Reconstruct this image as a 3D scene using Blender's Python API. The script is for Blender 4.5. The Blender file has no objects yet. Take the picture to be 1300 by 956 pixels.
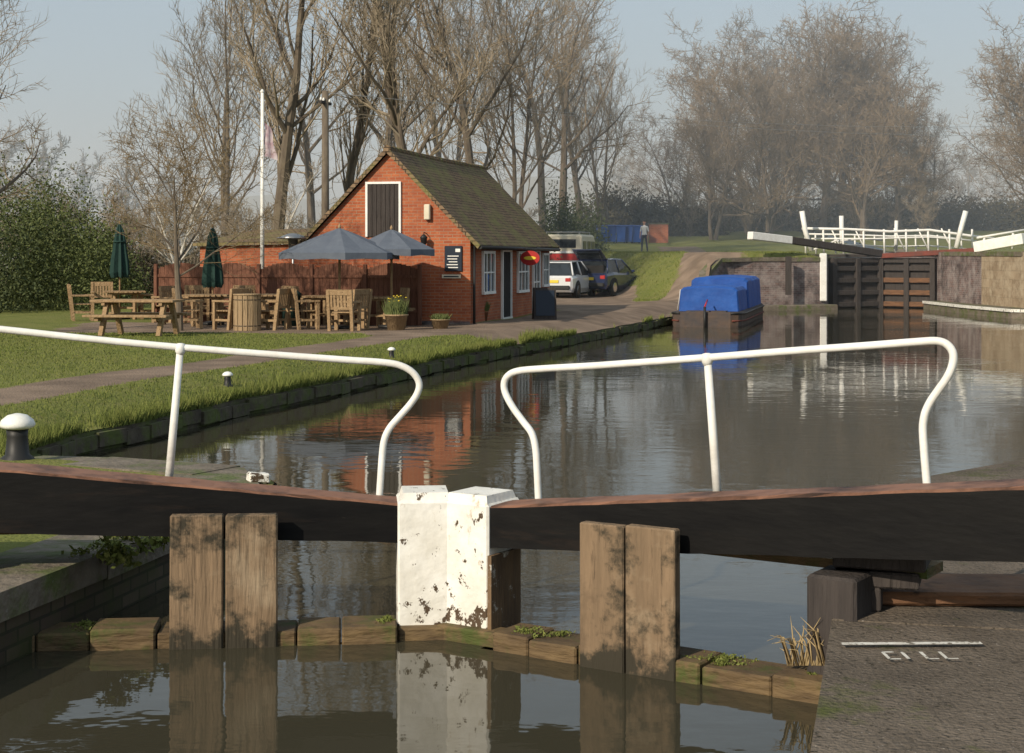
import bpy, math, random
import numpy as np
from mathutils import Vector, Matrix, noise as mnoise
rnd=random.Random(7)
F=2000.0; H=2.2; HY=322.0
def U(px,py,z=0.0):
    Y=(H-z)*F/(py-HY); return ((px-650)/F*Y, Y, z)
def D(px,py,Y): return ((px-650)/F*Y, Y, H-(py-HY)/F*Y)
def sm(t): 
    t=np.clip(t,0,1); return t*t*(3-2*t)
scene=bpy.context.scene
col=scene.collection
AX=Vector((.234,.972,0)); UX=Vector((.972,-.234,0)); ROT=-math.atan2(.234,.972)

# ------------------------------------------------------------ materials
def mat(name,c1,c2=None,scale=5.0,rough=.8,bump=0.0,bscale=None,metal=0.0,stretch=(1,1,1),detail=6,spec=.3,contrast=(.3,.7),trans=0,coat=0,coord='Object',island=None,bdist=.03):
    m=bpy.data.materials.new(name); m.use_nodes=True
    nt=m.node_tree; N=nt.nodes; L=nt.links
    b=N['Principled BSDF']; b.inputs['Roughness'].default_value=rough
    b.inputs['Metallic'].default_value=metal
    b.inputs['Specular IOR Level'].default_value=spec
    if coat: b.inputs['Coat Weight'].default_value=coat
    b.inputs['Base Color'].default_value=(*c1,1)
    tc=N.new('ShaderNodeTexCoord'); mp=N.new('ShaderNodeMapping'); mp.inputs['Scale'].default_value=stretch
    L.new(tc.outputs[coord],mp.inputs[0])
    last=None
    if c2 is not None:
        n=N.new('ShaderNodeTexNoise'); n.inputs['Scale'].default_value=scale; n.inputs['Detail'].default_value=detail
        n.inputs['Roughness'].default_value=.65
        L.new(mp.outputs[0],n.inputs[0])
        r=N.new('ShaderNodeMapRange'); r.inputs[1].default_value=contrast[0]; r.inputs[2].default_value=contrast[1]
        L.new(n.outputs[0],r.inputs[0])
        mx=N.new('ShaderNodeMix'); mx.data_type='RGBA'; mx.inputs[6].default_value=(*c1,1); mx.inputs[7].default_value=(*c2,1)
        L.new(r.outputs[0],mx.inputs[0]); last=mx.outputs[2]
        if island:
            g=N.new('ShaderNodeNewGeometry'); m2=N.new('ShaderNodeMix'); m2.data_type='RGBA'
            m2.inputs[7].default_value=(*island,1); L.new(last,m2.inputs[6]); L.new(g.outputs['Random Per Island'],m2.inputs[0]); last=m2.outputs[2]
        L.new(last,b.inputs['Base Color'])
    if bump:
        n2=N.new('ShaderNodeTexNoise'); n2.inputs['Scale'].default_value=bscale or scale*4; n2.inputs['Detail'].default_value=6
        L.new(mp.outputs[0],n2.inputs[0])
        bp=N.new('ShaderNodeBump'); bp.inputs['Strength'].default_value=bump; bp.inputs['Distance'].default_value=bdist
        L.new(n2.outputs[0],bp.inputs['Height']); L.new(bp.outputs[0],b.inputs['Normal'])
    return m
def add_layer(m,color,scale,lo,hi,seed=0,stretch=(1,1,1),detail=6,coord='Object',zface=None,rough=None,zr=None):
    nt=m.node_tree; N=nt.nodes; L=nt.links; b=N['Principled BSDF']
    src=b.inputs['Base Color'].links[0].from_socket if b.inputs['Base Color'].links else None
    tc=N.new('ShaderNodeTexCoord'); mp=N.new('ShaderNodeMapping'); mp.inputs['Scale'].default_value=stretch; mp.inputs['Location'].default_value=(seed,seed*.7,seed*.3)
    L.new(tc.outputs[coord],mp.inputs[0])
    n=N.new('ShaderNodeTexNoise'); n.inputs['Scale'].default_value=scale; n.inputs['Detail'].default_value=detail; n.inputs['Roughness'].default_value=.7
    L.new(mp.outputs[0],n.inputs[0])
    val=n.outputs[0]
    if zr:
        s=N.new('ShaderNodeSeparateXYZ'); L.new(tc.outputs[coord],s.inputs[0])
        q=N.new('ShaderNodeMapRange'); q.inputs[1].default_value=zr[0]; q.inputs[2].default_value=zr[1]; q.inputs[3].default_value=zr[2]; q.inputs[4].default_value=0; L.new(s.outputs[2],q.inputs[0])
        a=N.new('ShaderNodeMath'); L.new(val,a.inputs[0]); L.new(q.outputs[0],a.inputs[1]); val=a.outputs[0]
    r=N.new('ShaderNodeMapRange'); r.inputs[1].default_value=lo; r.inputs[2].default_value=hi
    L.new(val,r.inputs[0]); fac=r.outputs[0]
    if zface:
        g=N.new('ShaderNodeNewGeometry'); s=N.new('ShaderNodeSeparateXYZ'); L.new(g.outputs['Normal'],s.inputs[0])
        q=N.new('ShaderNodeMapRange'); q.inputs[1].default_value=zface[0]; q.inputs[2].default_value=zface[1]; L.new(s.outputs[2],q.inputs[0])
        mu=N.new('ShaderNodeMath'); mu.operation='MULTIPLY'; L.new(fac,mu.inputs[0]); L.new(q.outputs[0],mu.inputs[1]); fac=mu.outputs[0]
    mx=N.new('ShaderNodeMix'); mx.data_type='RGBA'; mx.inputs[7].default_value=(*color,1)
    if src: L.new(src,mx.inputs[6])
    else: mx.inputs[6].default_value=b.inputs['Base Color'].default_value
    L.new(fac,mx.inputs[0]); L.new(mx.outputs[2],b.inputs['Base Color'])
    return m
def brickmat(name,c1,c2,mortar,bw=.225,bh=.075,ms=.008,var=None,bump=.4,off=.5):
    m=bpy.data.materials.new(name); m.use_nodes=True
    nt=m.node_tree; N=nt.nodes; L=nt.links; b=N['Principled BSDF']; b.inputs['Roughness'].default_value=.9; b.inputs['Specular IOR Level'].default_value=.15
    tc=N.new('ShaderNodeTexCoord'); br=N.new('ShaderNodeTexBrick')
    br.inputs['Color1'].default_value=(*c1,1); br.inputs['Color2'].default_value=(*c2,1); br.inputs['Mortar'].default_value=(*mortar,1)
    br.inputs['Scale'].default_value=1; br.inputs['Brick Width'].default_value=bw; br.inputs['Row Height'].default_value=bh; br.inputs['Mortar Size'].default_value=ms
    br.offset=off
    L.new(tc.outputs['UV'],br.inputs[0]); L.new(br.outputs['Color'],b.inputs['Base Color'])
    bp=N.new('ShaderNodeBump'); bp.inputs['Strength'].default_value=bump; bp.inputs['Distance'].default_value=.02; bp.invert=True
    L.new(br.outputs['Fac'],bp.inputs['Height']); L.new(bp.outputs[0],b.inputs['Normal'])
    if var: add_layer(m,var[0],var[1],.4,.75)
    return m

M={}
M['brick']=brickmat('orange_brick',(.42,.13,.055),(.30,.08,.038),(.32,.21,.14),var=((.24,.075,.045),1.3))
add_layer(M['brick'],(.50,.20,.10),9,.55,.8,seed=4)
M['bluebrick']=brickmat('blue_brick',(.10,.075,.075),(.17,.105,.095),(.22,.19,.17),var=((.34,.30,.28),2.2))
add_layer(M['bluebrick'],(.05,.04,.04),1.1,.5,.7,seed=5)
M['stonewall']=brickmat('stone_wall',(.36,.28,.19),(.28,.21,.14),(.24,.19,.13),bw=.7,bh=.32,ms=.012,var=((.18,.135,.09),1.2))
add_layer(M['stonewall'],(.42,.35,.25),2.5,.45,.7,seed=3)
M['lockwall']=brickmat('lock_brickwork',(.10,.075,.055),(.06,.045,.035),(.04,.035,.028),bw=.24,bh=.085,ms=.01,var=((.05,.06,.02),2.0))
M['tiles']=brickmat('roof_tiles',(.24,.165,.10),(.165,.11,.07),(.05,.037,.026),bw=.17,bh=.11,ms=.012,bump=.8)
add_layer(M['tiles'],(.19,.18,.065),1.6,.46,.68,seed=2)
add_layer(M['tiles'],(.09,.07,.05),6,.57,.78,seed=5)
M['white']=mat('white_paint',(.80,.80,.77),(.66,.65,.60),6,.45,.1)
add_layer(M['white'],(.35,.22,.13),9,.70,.78,seed=3)
M['peel']=mat('peeling_white_paint',(.78,.77,.72),(.62,.60,.53),5,.6,.25,14)
add_layer(M['peel'],(.42,.34,.24),11,.60,.70,seed=9,stretch=(1,1,.5))
add_layer(M['peel'],(.075,.05,.03),13,.62,.64,seed=5,stretch=(1,1,.8),zr=(.08,.40,.10))
M['peelbrown']=mat('bare_post_side',(.20,.13,.07),(.10,.065,.04),5,.85,.5,stretch=(2,2,.4))
add_layer(M['peelbrown'],(.7,.68,.6),4,.56,.62,seed=1)
M['beam']=mat('black_beam_paint',(.0035,.0035,.004),(.009,.0085,.008),4,.55,.08,14,stretch=(.5,.5,2),spec=.14)
add_layer(M['beam'],(.075,.065,.055),26,.69,.77,seed=7,stretch=(.25,.25,1))
add_layer(M['beam'],(.020,.014,.011),3,.58,.75,seed=17,stretch=(.3,.3,2))
add_layer(M['beam'],(.24,.12,.075),2.5,.30,.55,seed=3,zface=(.5,.8))
add_layer(M['beam'],(.18,.055,.03),12,.73,.76,seed=11)
def wood(name,c1,c2,s=(8,8,.8),dark=(.04,.025,.015),bump=.8):
    m=mat(name,c1,c2,2.2,.85,bump,5,stretch=s)
    add_layer(m,dark,3.5,.58,.72,seed=3,stretch=s)
    return m
M['oak']=wood('weathered_oak',(.24,.165,.10),(.14,.098,.06),s=(7,7,.7),dark=(.04,.028,.018),bump=.6)
add_layer(M['oak'],(.29,.225,.15),2.2,.5,.7,seed=6)
add_layer(M['oak'],(.07,.048,.03),1.6,.55,.75,seed=16)
add_layer(M['oak'],(.035,.03,.02),4,.50,.62,seed=2,zr=(-.05,.16,.25))
M['sleeper']=wood('wet_gate_plank',(.17,.115,.055),(.075,.05,.028),s=(1.5,1.5,6))
add_layer(M['sleeper'],(.06,.075,.018),3,.50,.64,seed=8)
M['teak']=wood('patio_wood',(.36,.25,.14),(.24,.155,.08),s=(4,4,4),dark=(.12,.07,.04))
M['slat']=wood('planter_slats',(.36,.26,.15),(.26,.18,.10),s=(9,9,.7),dark=(.10,.07,.04))
M['fence']=wood('stained_fence',(.19,.085,.052),(.135,.06,.038),s=(7,7,.7),dark=(.07,.035,.022))
M['darkwood']=wood('dark_timber',(.035,.03,.028),(.06,.05,.045),s=(7,7,.6),dark=(.015,.012,.01))
M['rustwood']=wood('rusty_gate_timber',(.20,.10,.05),(.09,.05,.03),s=(1.5,1.5,7))
M['coping']=mat('coping_stone',(.20,.17,.135),(.10,.082,.06),3.5,.9,.8,16)
add_layer(M['coping'],(.09,.11,.035),2.2,.47,.62,seed=4)
add_layer(M['coping'],(.38,.36,.32),17,.63,.75,seed=1)
M['concrete']=mat('lock_concrete',(.17,.14,.11),(.085,.07,.055),2.0,.92,1.0,38,bdist=.02,spec=.12)
add_layer(M['concrete'],(.34,.31,.27),60,.62,.70,seed=1)
add_layer(M['concrete'],(.03,.027,.02),30,.55,.66,seed=21)
add_layer(M['concrete'],(.08,.09,.03),1.6,.55,.68,seed=6)
M['bankwall']=mat('bank_wall',(.12,.10,.07),(.05,.04,.03),3,.95,1.0,9)
add_layer(M['bankwall'],(.09,.11,.03),2.5,.42,.6,seed=4)
M['bark']=mat('bark',(.17,.14,.10),(.09,.07,.055),6,.95,stretch=(1,1,.3))
M['twig']=mat('twigs',(.25,.195,.13),None,3,.9,spec=.1)
M['twig_olive']=mat('twigs_budding',(.20,.15,.085),None,3,.9,spec=.1)
M['twig_mid']=mat('twigs_hazy',(.26,.215,.155),None,1.2,.95,spec=.1)  # twig colour paled a little, distance haze put into the base colour
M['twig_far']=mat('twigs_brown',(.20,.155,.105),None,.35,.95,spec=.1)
M['twig_pale']=mat('twigs_haze_tinted',(.25,.22,.18),None,.2,1,spec=.1)  # greyed and paled: painted-in haze for the farthest trees, trunks included
M['birch']=mat('birch_bark',(.6,.58,.52),(.3,.27,.23),3,.8,stretch=(1,1,2))
M['leaf']=mat('shrub_leaves',(.10,.125,.04),(.135,.15,.055),.8,.7,island=(.07,.09,.032),spec=.15)
M['leafdark']=mat('dark_leaves',(.065,.085,.033),(.085,.10,.042),.6,.7,island=(.045,.06,.026),spec=.15)
M['leafbrown']=mat('hedge_leaves',(.12,.10,.055),(.08,.08,.04),.6,.9,island=(.06,.05,.03),spec=.1)
M['blade']=mat('grass_blades',(.155,.18,.045),(.19,.19,.06),.5,.8,island=(.10,.13,.03),spec=.12)
M['straw']=mat('dry_straw',(.42,.32,.17),(.3,.22,.11),5,.9)
M['metalgrey']=mat('galvanised',(.35,.35,.35),None,rough=.4,metal=.7)
M['blackmetal']=mat('black_metal',(.02,.02,.02),None,rough=.5)
M['canvas']=mat('slate_canvas',(.12,.14,.17),(.09,.105,.135),3,.9,.2,8)
M['green']=mat('green_canvas',(.018,.05,.042),(.012,.032,.028),3,.9,.3,8)
M['glass']=mat('dark_glass',(.02,.025,.03),None,rough=.05,spec=.8)
M['dark']=mat('dark_interior',(.012,.011,.01),None,rough=.8)
M['navy']=mat('navy_car_paint',(.012,.02,.06),None,rough=.25,coat=1)
M['silver']=mat('pale_car_paint',(.62,.63,.64),None,rough=.3,coat=1)
M['red']=mat('red_paint',(.42,.025,.02),(.3,.02,.02),4,.4)
M['redbrown']=mat('weathered_red_paint',(.20,.045,.03),(.10,.04,.03),3,.7)
M['cream']=mat('cream_paint',(.66,.60,.46),(.55,.5,.38),3,.5)
M['tyre']=mat('tyre',(.02,.02,.02),None,rough=.9)
M['chrome']=mat('chrome',(.6,.6,.6),None,rough=.2,metal=1)
M['bluetarp']=mat('blue_tarpaulin',(.02,.095,.36),(.012,.055,.24),2,.6,.7,3,bdist=.05)
M['bluebin']=mat('blue_plastic',(.012,.07,.30),(.01,.05,.22),3,.5)
M['hull']=mat('hull_steel',(.04,.04,.045),(.10,.065,.045),2,.6,.3,9)
M['signblue']=mat('sign_navy',(.012,.02,.035),None,rough=.4)
M['terracotta']=mat('terracotta',(.30,.12,.06),(.2,.09,.05),4,.8)
M['yellow']=mat('daffodil_yellow',(.70,.52,.05),None,rough=.6)
M['skin']=mat('skin',(.48,.27,.19),None,rough=.6)
M['shirt']=mat('white_shirt',(.80,.80,.79),(.7,.7,.7),8,.85,.3)
M['jeans']=mat('dark_trousers',(.03,.035,.055),(.045,.05,.07),8,.9)
M['hair']=mat('brown_hair',(.06,.035,.02),None,rough=.7)
M['hill']=mat('distant_woodland',(.14,.15,.11),(.19,.18,.13),.12,1,1.0,.6)
M['linepaint']=mat('line_paint',(.72,.71,.66),(.45,.42,.36),14,.8)
add_layer(M['linepaint'],(.15,.13,.10),30,.53,.60,seed=2)

# ------------------------------------------------------------ mesh builder
class B:
    def __init__(s): s.v=[];s.f=[];s.m=[];s.sm=[];s.mats=[]
    def mi(s,k):
        if k not in s.mats: s.mats.append(k)
        return s.mats.index(k)
    def add(s,vs,fs,k,smooth=False,T=None):
        o=len(s.v)
        if T is not None: vs=[tuple(T@Vector(p)) for p in vs]
        s.v+= [tuple(p) for p in vs]
        i=s.mi(k)
        for f in fs: s.f.append(tuple(a+o for a in f)); s.m.append(i); s.sm.append(smooth)
        return s
    def box(s,c,sz,k,rot=(0,0,0),taper=1.0,bev=0.0):
        x,y,z=[a/2 for a in sz]
        T=Matrix.Translation(c)@Matrix.Rotation(rot[2],4,'Z')@Matrix.Rotation(rot[1],4,'Y')@Matrix.Rotation(rot[0],4,'X')
        if bev<=0:
            vs=[(-x,-y,-z),(x,-y,-z),(x,y,-z),(-x,y,-z),(-x*taper,-y*taper,z),(x*taper,-y*taper,z),(x*taper,y*taper,z),(-x*taper,y*taper,z)]
            fs=[(0,3,2,1),(4,5,6,7),(0,1,5,4),(1,2,6,5),(2,3,7,6),(3,0,4,7)]
            return s.add(vs,fs,k,T=T)
        b=bev
        def ring(z,i): return [(-x+i,-y,z),(x-i,-y,z),(x,-y+i,z),(x,y-i,z),(x-i,y,z),(-x+i,y,z),(-x,y-i,z),(-x,-y+i,z)]
        top=[(-x+b,-y+b,z),(x-b,-y+b,z),(x-b,y-b,z),(-x+b,y-b,z)]; bot=[(a,c2,-z) for a,c2,_ in top]
        r1=ring(-z+b,b); r2=ring(z-b,b)
        vs=bot+r1+r2+top
        fs=[(3,2,1,0),(20,21,22,23)]
        for i in range(8):
            j=(i+1)%8; fs.append((4+i,4+j,12+j,12+i))
        for kx in range(4):
            a,bb=[(0,1),(2,3),(4,5),(6,7)][kx]
            c0,c1=kx,(kx+1)%4
            fs.append((12+a,12+bb,20+c1,20+c0)); fs.append((4+bb,4+a,c0,c1))
            e=bb; g=(bb+1)%8
            fs.append((12+e,12+g,20+c1)); fs.append((4+g,4+e,c1))
        return s.add(vs,fs,k,T=T)
    def tube(s,pts,rad,k,n=8,smooth=True,caps=True):
        pts=[Vector(p) for p in pts]
        if not hasattr(rad,'__len__'): rad=[rad]*len(pts)
        vs=[];up=None
        for i,p in enumerate(pts):
            d=(pts[min(i+1,len(pts)-1)]-pts[max(i-1,0)]); 
            if d.length<1e-9: d=Vector((0,0,1))
            d.normalize()
            if up is None: up=Vector((0,0,1)) if abs(d.z)<.9 else Vector((1,0,0))
            a=d.cross(up); a.normalize(); b=a.cross(d); up=b
            for j in range(n):
                t=2*math.pi*j/n; vs.append(p+(a*math.cos(t)+b*math.sin(t))*rad[i])
        fs=[]
        for i in range(len(pts)-1):
            for j in range(n):
                j2=(j+1)%n; fs.append((i*n+j,i*n+j2,(i+1)*n+j2,(i+1)*n+j))
        s.add(vs,fs,k,smooth)
        if caps:
            o=len(s.v)-len(vs); i=s.mi(k)
            s.f.append(tuple(o+j for j in range(n))[::-1]); s.m.append(i); s.sm.append(False)
            s.f.append(tuple(o+(len(pts)-1)*n+j for j in range(n))); s.m.append(i); s.sm.append(False)
        return s
    def lathe(s,c,prof,k,n=20,smooth=True):
        vs=[];fs=[]
        for r,z in prof:
            for j in range(n):
                t=2*math.pi*j/n; vs.append((c[0]+r*math.cos(t),c[1]+r*math.sin(t),c[2]+z))
        for i in range(len(prof)-1):
            for j in range(n):
                j2=(j+1)%n; fs.append((i*n+j,i*n+j2,(i+1)*n+j2,(i+1)*n+j))
        fs.append(tuple(range(n))[::-1]); fs.append(tuple((len(prof)-1)*n+j for j in range(n)))
        return s.add(vs,fs,k,smooth)
    def loft(s,rings,k,smooth=False,caps=True):
        n=len(rings[0]); vs=[p for r in rings for p in r]; fs=[]
        for i in range(len(rings)-1):
            for j in range(n):
                j2=(j+1)%n; fs.append((i*n+j,i*n+j2,(i+1)*n+j2,(i+1)*n+j))
        if caps: fs.append(tuple(range(n))[::-1]); fs.append(tuple((len(rings)-1)*n+j for j in range(n)))
        return s.add(vs,fs,k,smooth)
    def extr(s,poly,vec,k):
        n=len(poly); p2=[tuple(Vector(p)+Vector(vec)) for p in poly]
        fs=[tuple(range(n))[::-1],tuple(range(n,2*n))]+[(i,(i+1)%n,n+(i+1)%n,n+i) for i in range(n)]
        return s.add(list(poly)+p2,fs,k)
    def build(s,name,loc=(0,0,0),rz=0,parent=None,fixn=True,scale=None):
        me=bpy.data.meshes.new(name); me.from_pydata(s.v,[],s.f)
        for k in s.mats: me.materials.append(M[k])
        me.polygons.foreach_set('material_index',s.m); me.polygons.foreach_set('use_smooth',s.sm)
        if fixn:
            import bmesh
            bm=bmesh.new(); bm.from_mesh(me); bmesh.ops.recalc_face_normals(bm,faces=bm.faces); bm.to_mesh(me); bm.free()
        uv=me.uv_layers.new(name='UVMap'); Z=Vector((0,0,1))
        dat=[0.0]*(2*len(me.loops)); vv=me.vertices
        for p in me.polygons:
            n=p.normal
            t=Z.cross(n)
            t=Vector((1,0,0)) if t.length<.05 else t.normalized()
            b=n.cross(t)
            for li in p.loop_indices:
                co=vv[me.loops[li].vertex_index].co
                dat[2*li]=co.dot(t); dat[2*li+1]=co.dot(b)
        uv.data.foreach_set('uv',dat)
        me.update()
        o=bpy.data.objects.new(name,me); col.objects.link(o); o.location=loc; o.rotation_euler=(0,0,rz)
        if parent: o.parent=parent
        if scale: o.scale=scale
        return o
def empty(name,loc=(0,0,0),rz=0):
    e=bpy.data.objects.new(name,None); col.objects.link(e); e.location=loc; e.rotation_euler=(0,0,rz); e.empty_display_size=.3; return e
def inst(o,name,loc,rz=0,scale=(1,1,1)):
    q=bpy.data.objects.new(name,o.data); col.objects.link(q); q.location=loc; q.rotation_euler=(0,0,rz); q.scale=scale if hasattr(scale,'__len__') else (scale,)*3; return q
def rawmesh(name,vs,fs,mats,mi=None,smooth=False):
    me=bpy.data.meshes.new(name); me.from_pydata(vs,[],fs)
    for k in mats: me.materials.append(M[k])
    if mi is not None: me.polygons.foreach_set('material_index',mi)
    if smooth: me.polygons.foreach_set('use_smooth',[True]*len(fs))
    me.update(); return me

# ------------------------------------------------------------ terrain
LY=[-8,8.97,12.4,13.1,13.6,14.3,15.2,17,21.2,23.7,27,31.4,36.4,48.9,56,60.3,61.2,62.6,88,88.5,400]
LX=[-6.7,-2.6,-1.85,-2.1,-2.8,-4.2,-4.9,-4.75,-3.7,-2.96,-2.03,-.79,.91,4.9,6.8,7.6,8.5,12.5,18.6,20.8,21]
RY=[-8,7.9,12,12.86,13.84,16,20,28,38,46,51,53,54,58,62.9,88,88.5,400]
RX=[-2.17,1.66,2.65,3.44,4.5,8,12,17,21,23.5,22.5,19,17.7,17.4,17.0,23,20.85,21.05]
def wig(y): return .06*np.sin(y*2.3)*np.sin(y*.9+1)*sm((np.asarray(y)-15)/2)*(1-sm((np.asarray(y)-48)/3))
def XL(y): return np.interp(y,LY,LX)+wig(y)
def XR(y): return np.interp(y,RY,RX)
def zg(x,y):
    x=np.asarray(x,float); y=np.asarray(y,float)
    mid=(XL(y)+XR(y))/2
    e=XL(y)-x
    zl=.24+.22*sm(e/1.3)
    w=sm((y-13.5)/2.0); zl=.38*(1-w)+zl*w
    y0=np.interp(x,[0,3,8],[68,66,51.5]); wd=np.interp(x,[3,8],[16,9.5])
    zl=zl+(2.2-.42)*sm((y-y0)/wd)
    rise=np.interp(y,[85,112,150,400],[0,1.7,2.4,4])*sm((x+8)/10)
    zl=zl+rise-1.3*sm((y-68)/16)*(1-sm((x+8)/10))
    zr=.38+1.87*sm((y-46)/7.0)+np.interp(y,[85,112,150,400],[0,1.7,2.4,4])
    left=x<mid
    n=.03*np.sin(x*.9+y*.37)*np.sin(y*.51-x*.2)*sm((np.minimum(np.abs(e),np.abs(x-XR(y))))/3)
    return np.where(left,zl,zr)+n
def Z(x,y): return float(zg(x,y))
def seg(px,py,pts):
    d=np.full(px.shape,1e9)
    for (ax,ay),(bx,by) in zip(pts[:-1],pts[1:]):
        vx,vy=bx-ax,by-ay; t=np.clip(((px-ax)*vx+(py-ay)*vy)/(vx*vx+vy*vy),0,1)
        d=np.minimum(d,np.hypot(px-ax-t*vx,py-ay-t*vy))
    return d
def paths(x,y):
    m=np.zeros(x.shape)
    ys=np.array([10,15,18,21.2,27,31.4,34.0]); off=[2.8,2.2,2.1,2.1,2.1,2.1,2.1]
    pts=[(float(XL(a))-o,a) for a,o in zip(ys,off)]
    m=np.maximum(m,1-sm((seg(x,y,pts)-.45)/.35))
    pts=[(-2.2,34),(.0,37.5),(1.0,40.5),(3.0,48),(4.6,53.5),(6.3,57.5),(7.6,61),(8.6,66),(9.0,74),(9.5,90)]
    wd=np.interp(y,[34,38,48,54,58,66],[.8,1.0,1.4,1.5,1.1,1.0])
    m=np.maximum(m,1-sm((seg(x,y,pts)-wd)/.4))
    pts=[(3.0,50),(2.6,58),(3.2,64),(1.5,66),(-2,66)]
    m=np.maximum(m,1-sm((seg(x,y,pts)-1.6)/.5))
    dx=np.abs(x+5.2); dy=np.abs(y-36.9+.12*(x+5))
    m=np.maximum(m,(1-sm((dx-5.2)/.5))*(1-sm((dy-2.2)/.5))*.85)
    m=np.maximum(m,(1-sm((np.abs(x-XR(y))-1.5)/1))*(y<20)*(x>0)*.6)
    return m
rows=list(np.arange(-8,66,.25))+list(np.arange(66,90,.5))+[92,95,98,101,105,110,116,124,134,150,170,200,240,300,400]
s1=list(np.arange(0,11,.25))+list(np.arange(11,20,.6))+[21,23,26,30,36,44,55,70,90,120,160,220]
def sheet(side):
    R=np.array(rows); S=np.array(s1)
    e=XL(R) if side<0 else XR(R)
    X=e[:,None]+side*S[None,:]; Y=np.repeat(R[:,None],len(S),1)
    eps=1e-3
    Zv=zg(X+side*eps,Y)
    n,m=X.shape
    vs=np.stack([X,Y,Zv],-1).reshape(-1,3)
    idx=np.arange(n*m).reshape(n,m)
    a,b,c,d=idx[:-1,:-1],idx[:-1,1:],idx[1:,1:],idx[1:,:-1]
    fs=np.stack([a,b,c,d] if side>0 else [a,d,c,b],-1).reshape(-1,4)
    return vs,fs,paths(X,Y).reshape(-1)
va,fa,pa=sheet(-1); vb,fb,pb=sheet(1)
vs=np.concatenate([va,vb]); fs=np.concatenate([fa,fb+len(va)]); pm=np.concatenate([pa,pb])
me=bpy.data.meshes.new('ground'); me.from_pydata(vs.tolist(),[],fs.tolist())
at=me.attributes.new('path','FLOAT','POINT'); at.data.foreach_set('value',pm.astype(np.float32))
me.polygons.foreach_set('use_smooth',[True]*len(fs)); me.update()
g=bpy.data.objects.new('ground',me); col.objects.link(g)
gm=mat('grass_and_path',(.14,.16,.04),(.19,.19,.06),.45,.95,1.0,30,spec=.1)
add_layer(gm,(.095,.12,.028),1.7,.5,.7,seed=3)
add_layer(gm,(.21,.18,.08),5,.54,.74,seed=8)
add_layer(gm,(.16,.12,.065),.8,.60,.75,seed=12)
nt=gm.node_tree; N=nt.nodes; L=nt.links; b=N['Principled BSDF']
src=b.inputs['Base Color'].links[0].from_socket
an=N.new('ShaderNodeAttribute'); an.attribute_name='path'
tc=N.new('ShaderNodeTexCoord')
nz=N.new('ShaderNodeTexNoise'); nz.inputs['Scale'].default_value=2.5; nz.inputs['Detail'].default_value=8; L.new(tc.outputs['Object'],nz.inputs[0])
ad=N.new('ShaderNodeMath'); ad.operation='MULTIPLY_ADD'; ad.inputs[1].default_value=.9; L.new(nz.outputs[0],ad.inputs[0]); L.new(an.outputs['Fac'],ad.inputs[2])
mr=N.new('ShaderNodeMapRange'); mr.inputs[1].default_value=.85; mr.inputs[2].default_value=1.05; L.new(ad.outputs[0],mr.inputs[0])
pc=N.new('ShaderNodeMix'); pc.data_type='RGBA'; pc.inputs[6].default_value=(.26,.195,.145,1); pc.inputs[7].default_value=(.16,.12,.09,1)
n3=N.new('ShaderNodeTexNoise'); n3.inputs['Scale'].default_value=1.3; n3.inputs['Detail'].default_value=10; L.new(tc.outputs['Object'],n3.inputs[0])
m3=N.new('ShaderNodeMapRange'); m3.inputs[1].default_value=.35; m3.inputs[2].default_value=.65; L.new(n3.outputs[0],m3.inputs[0]); L.new(m3.outputs[0],pc.inputs[0])
mx=N.new('ShaderNodeMix'); mx.data_type='RGBA'; L.new(mr.outputs[0],mx.inputs[0]); L.new(src,mx.inputs[6]); L.new(pc.outputs[2],mx.inputs[7])
L.new(mx.outputs[2],b.inputs['Base Color'])
me.materials.append(gm)

def skirt(side,ya,yb,k,name,out=.02,cop=None,copk='coping',copz=.02):
    R=[r for r in rows if ya<=r<=yb]
    bd=B()
    E=[((float(XL(r)) if side<0 else float(XR(r))),r) for r in R]
    vs=[];
    for x,y in E:
        z=Z(x+side*.01,y); vs+= [(x-side*out,y,-1.6),(x-side*out,y,z-.005)]
    fs=[(2*i,2*i+2,2*i+3,2*i+1) for i in range(len(E)-1)]
    bd.add(vs,fs,k)
    o=bd.build(name,fixn=False)
    if cop:
        bc=B(); acc=0; start=0
        for i in range(1,len(E)):
            acc+=math.dist(E[i],E[i-1])
            if acc>cop[1] or i==len(E)-1:
                a=Vector((*E[start],0)); c=Vector((*E[i],0)); d=(c-a).normalized(); nrm=Vector((-d.y,d.x,0))*(1 if side<0 else -1)
                if nrm.x*side<-.3 : nrm=-nrm
                jz=rnd.uniform(-.008,.012)*(1 if copk!='bankwall' else 3); g2=.008
                za=Z(a.x+side*.15,a.y)+copz+jz; zc=Z(c.x+side*.15,c.y)+copz+jz
                a2=a+d*g2; c2=c-d*g2; ov=-.05-(rnd.uniform(0,.05) if copk=='bankwall' else 0)
                q=[a2+nrm*ov,c2+nrm*ov,c2+nrm*cop[0],a2+nrm*cop[0]]
                top=[(q[0].x,q[0].y,za),(q[1].x,q[1].y,zc),(q[2].x,q[2].y,zc),(q[3].x,q[3].y,za)]
                bot=[(p[0],p[1],p[2]-.16) for p in top]
                bc.add(bot+top,[(0,1,2,3),(4,5,6,7),(0,1,5,4),(1,2,6,5),(2,3,7,6),(3,0,4,7)],copk)
                acc=0; start=i
        bc.build(name.replace('wall','coping'))
    return o
skirt(-1,-8,14.5,'lockwall','lock_wall',cop=(.55,1.1),copk='coping')
skirt(1,-8,14.5,'lockwall','lock_wall',cop=(1.25,2.3),copk='concrete')
skirt(-1,14.5,50,'bankwall','canal_bank_wall',cop=(.12,.5),copk='bankwall',copz=-.06)
skirt(-1,50,88.5,'bluebrick','abutment_wall',cop=(.4,.9))
skirt(1,14.5,50,'bankwall','canal_bank_wall',cop=(.3,.9))
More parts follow.
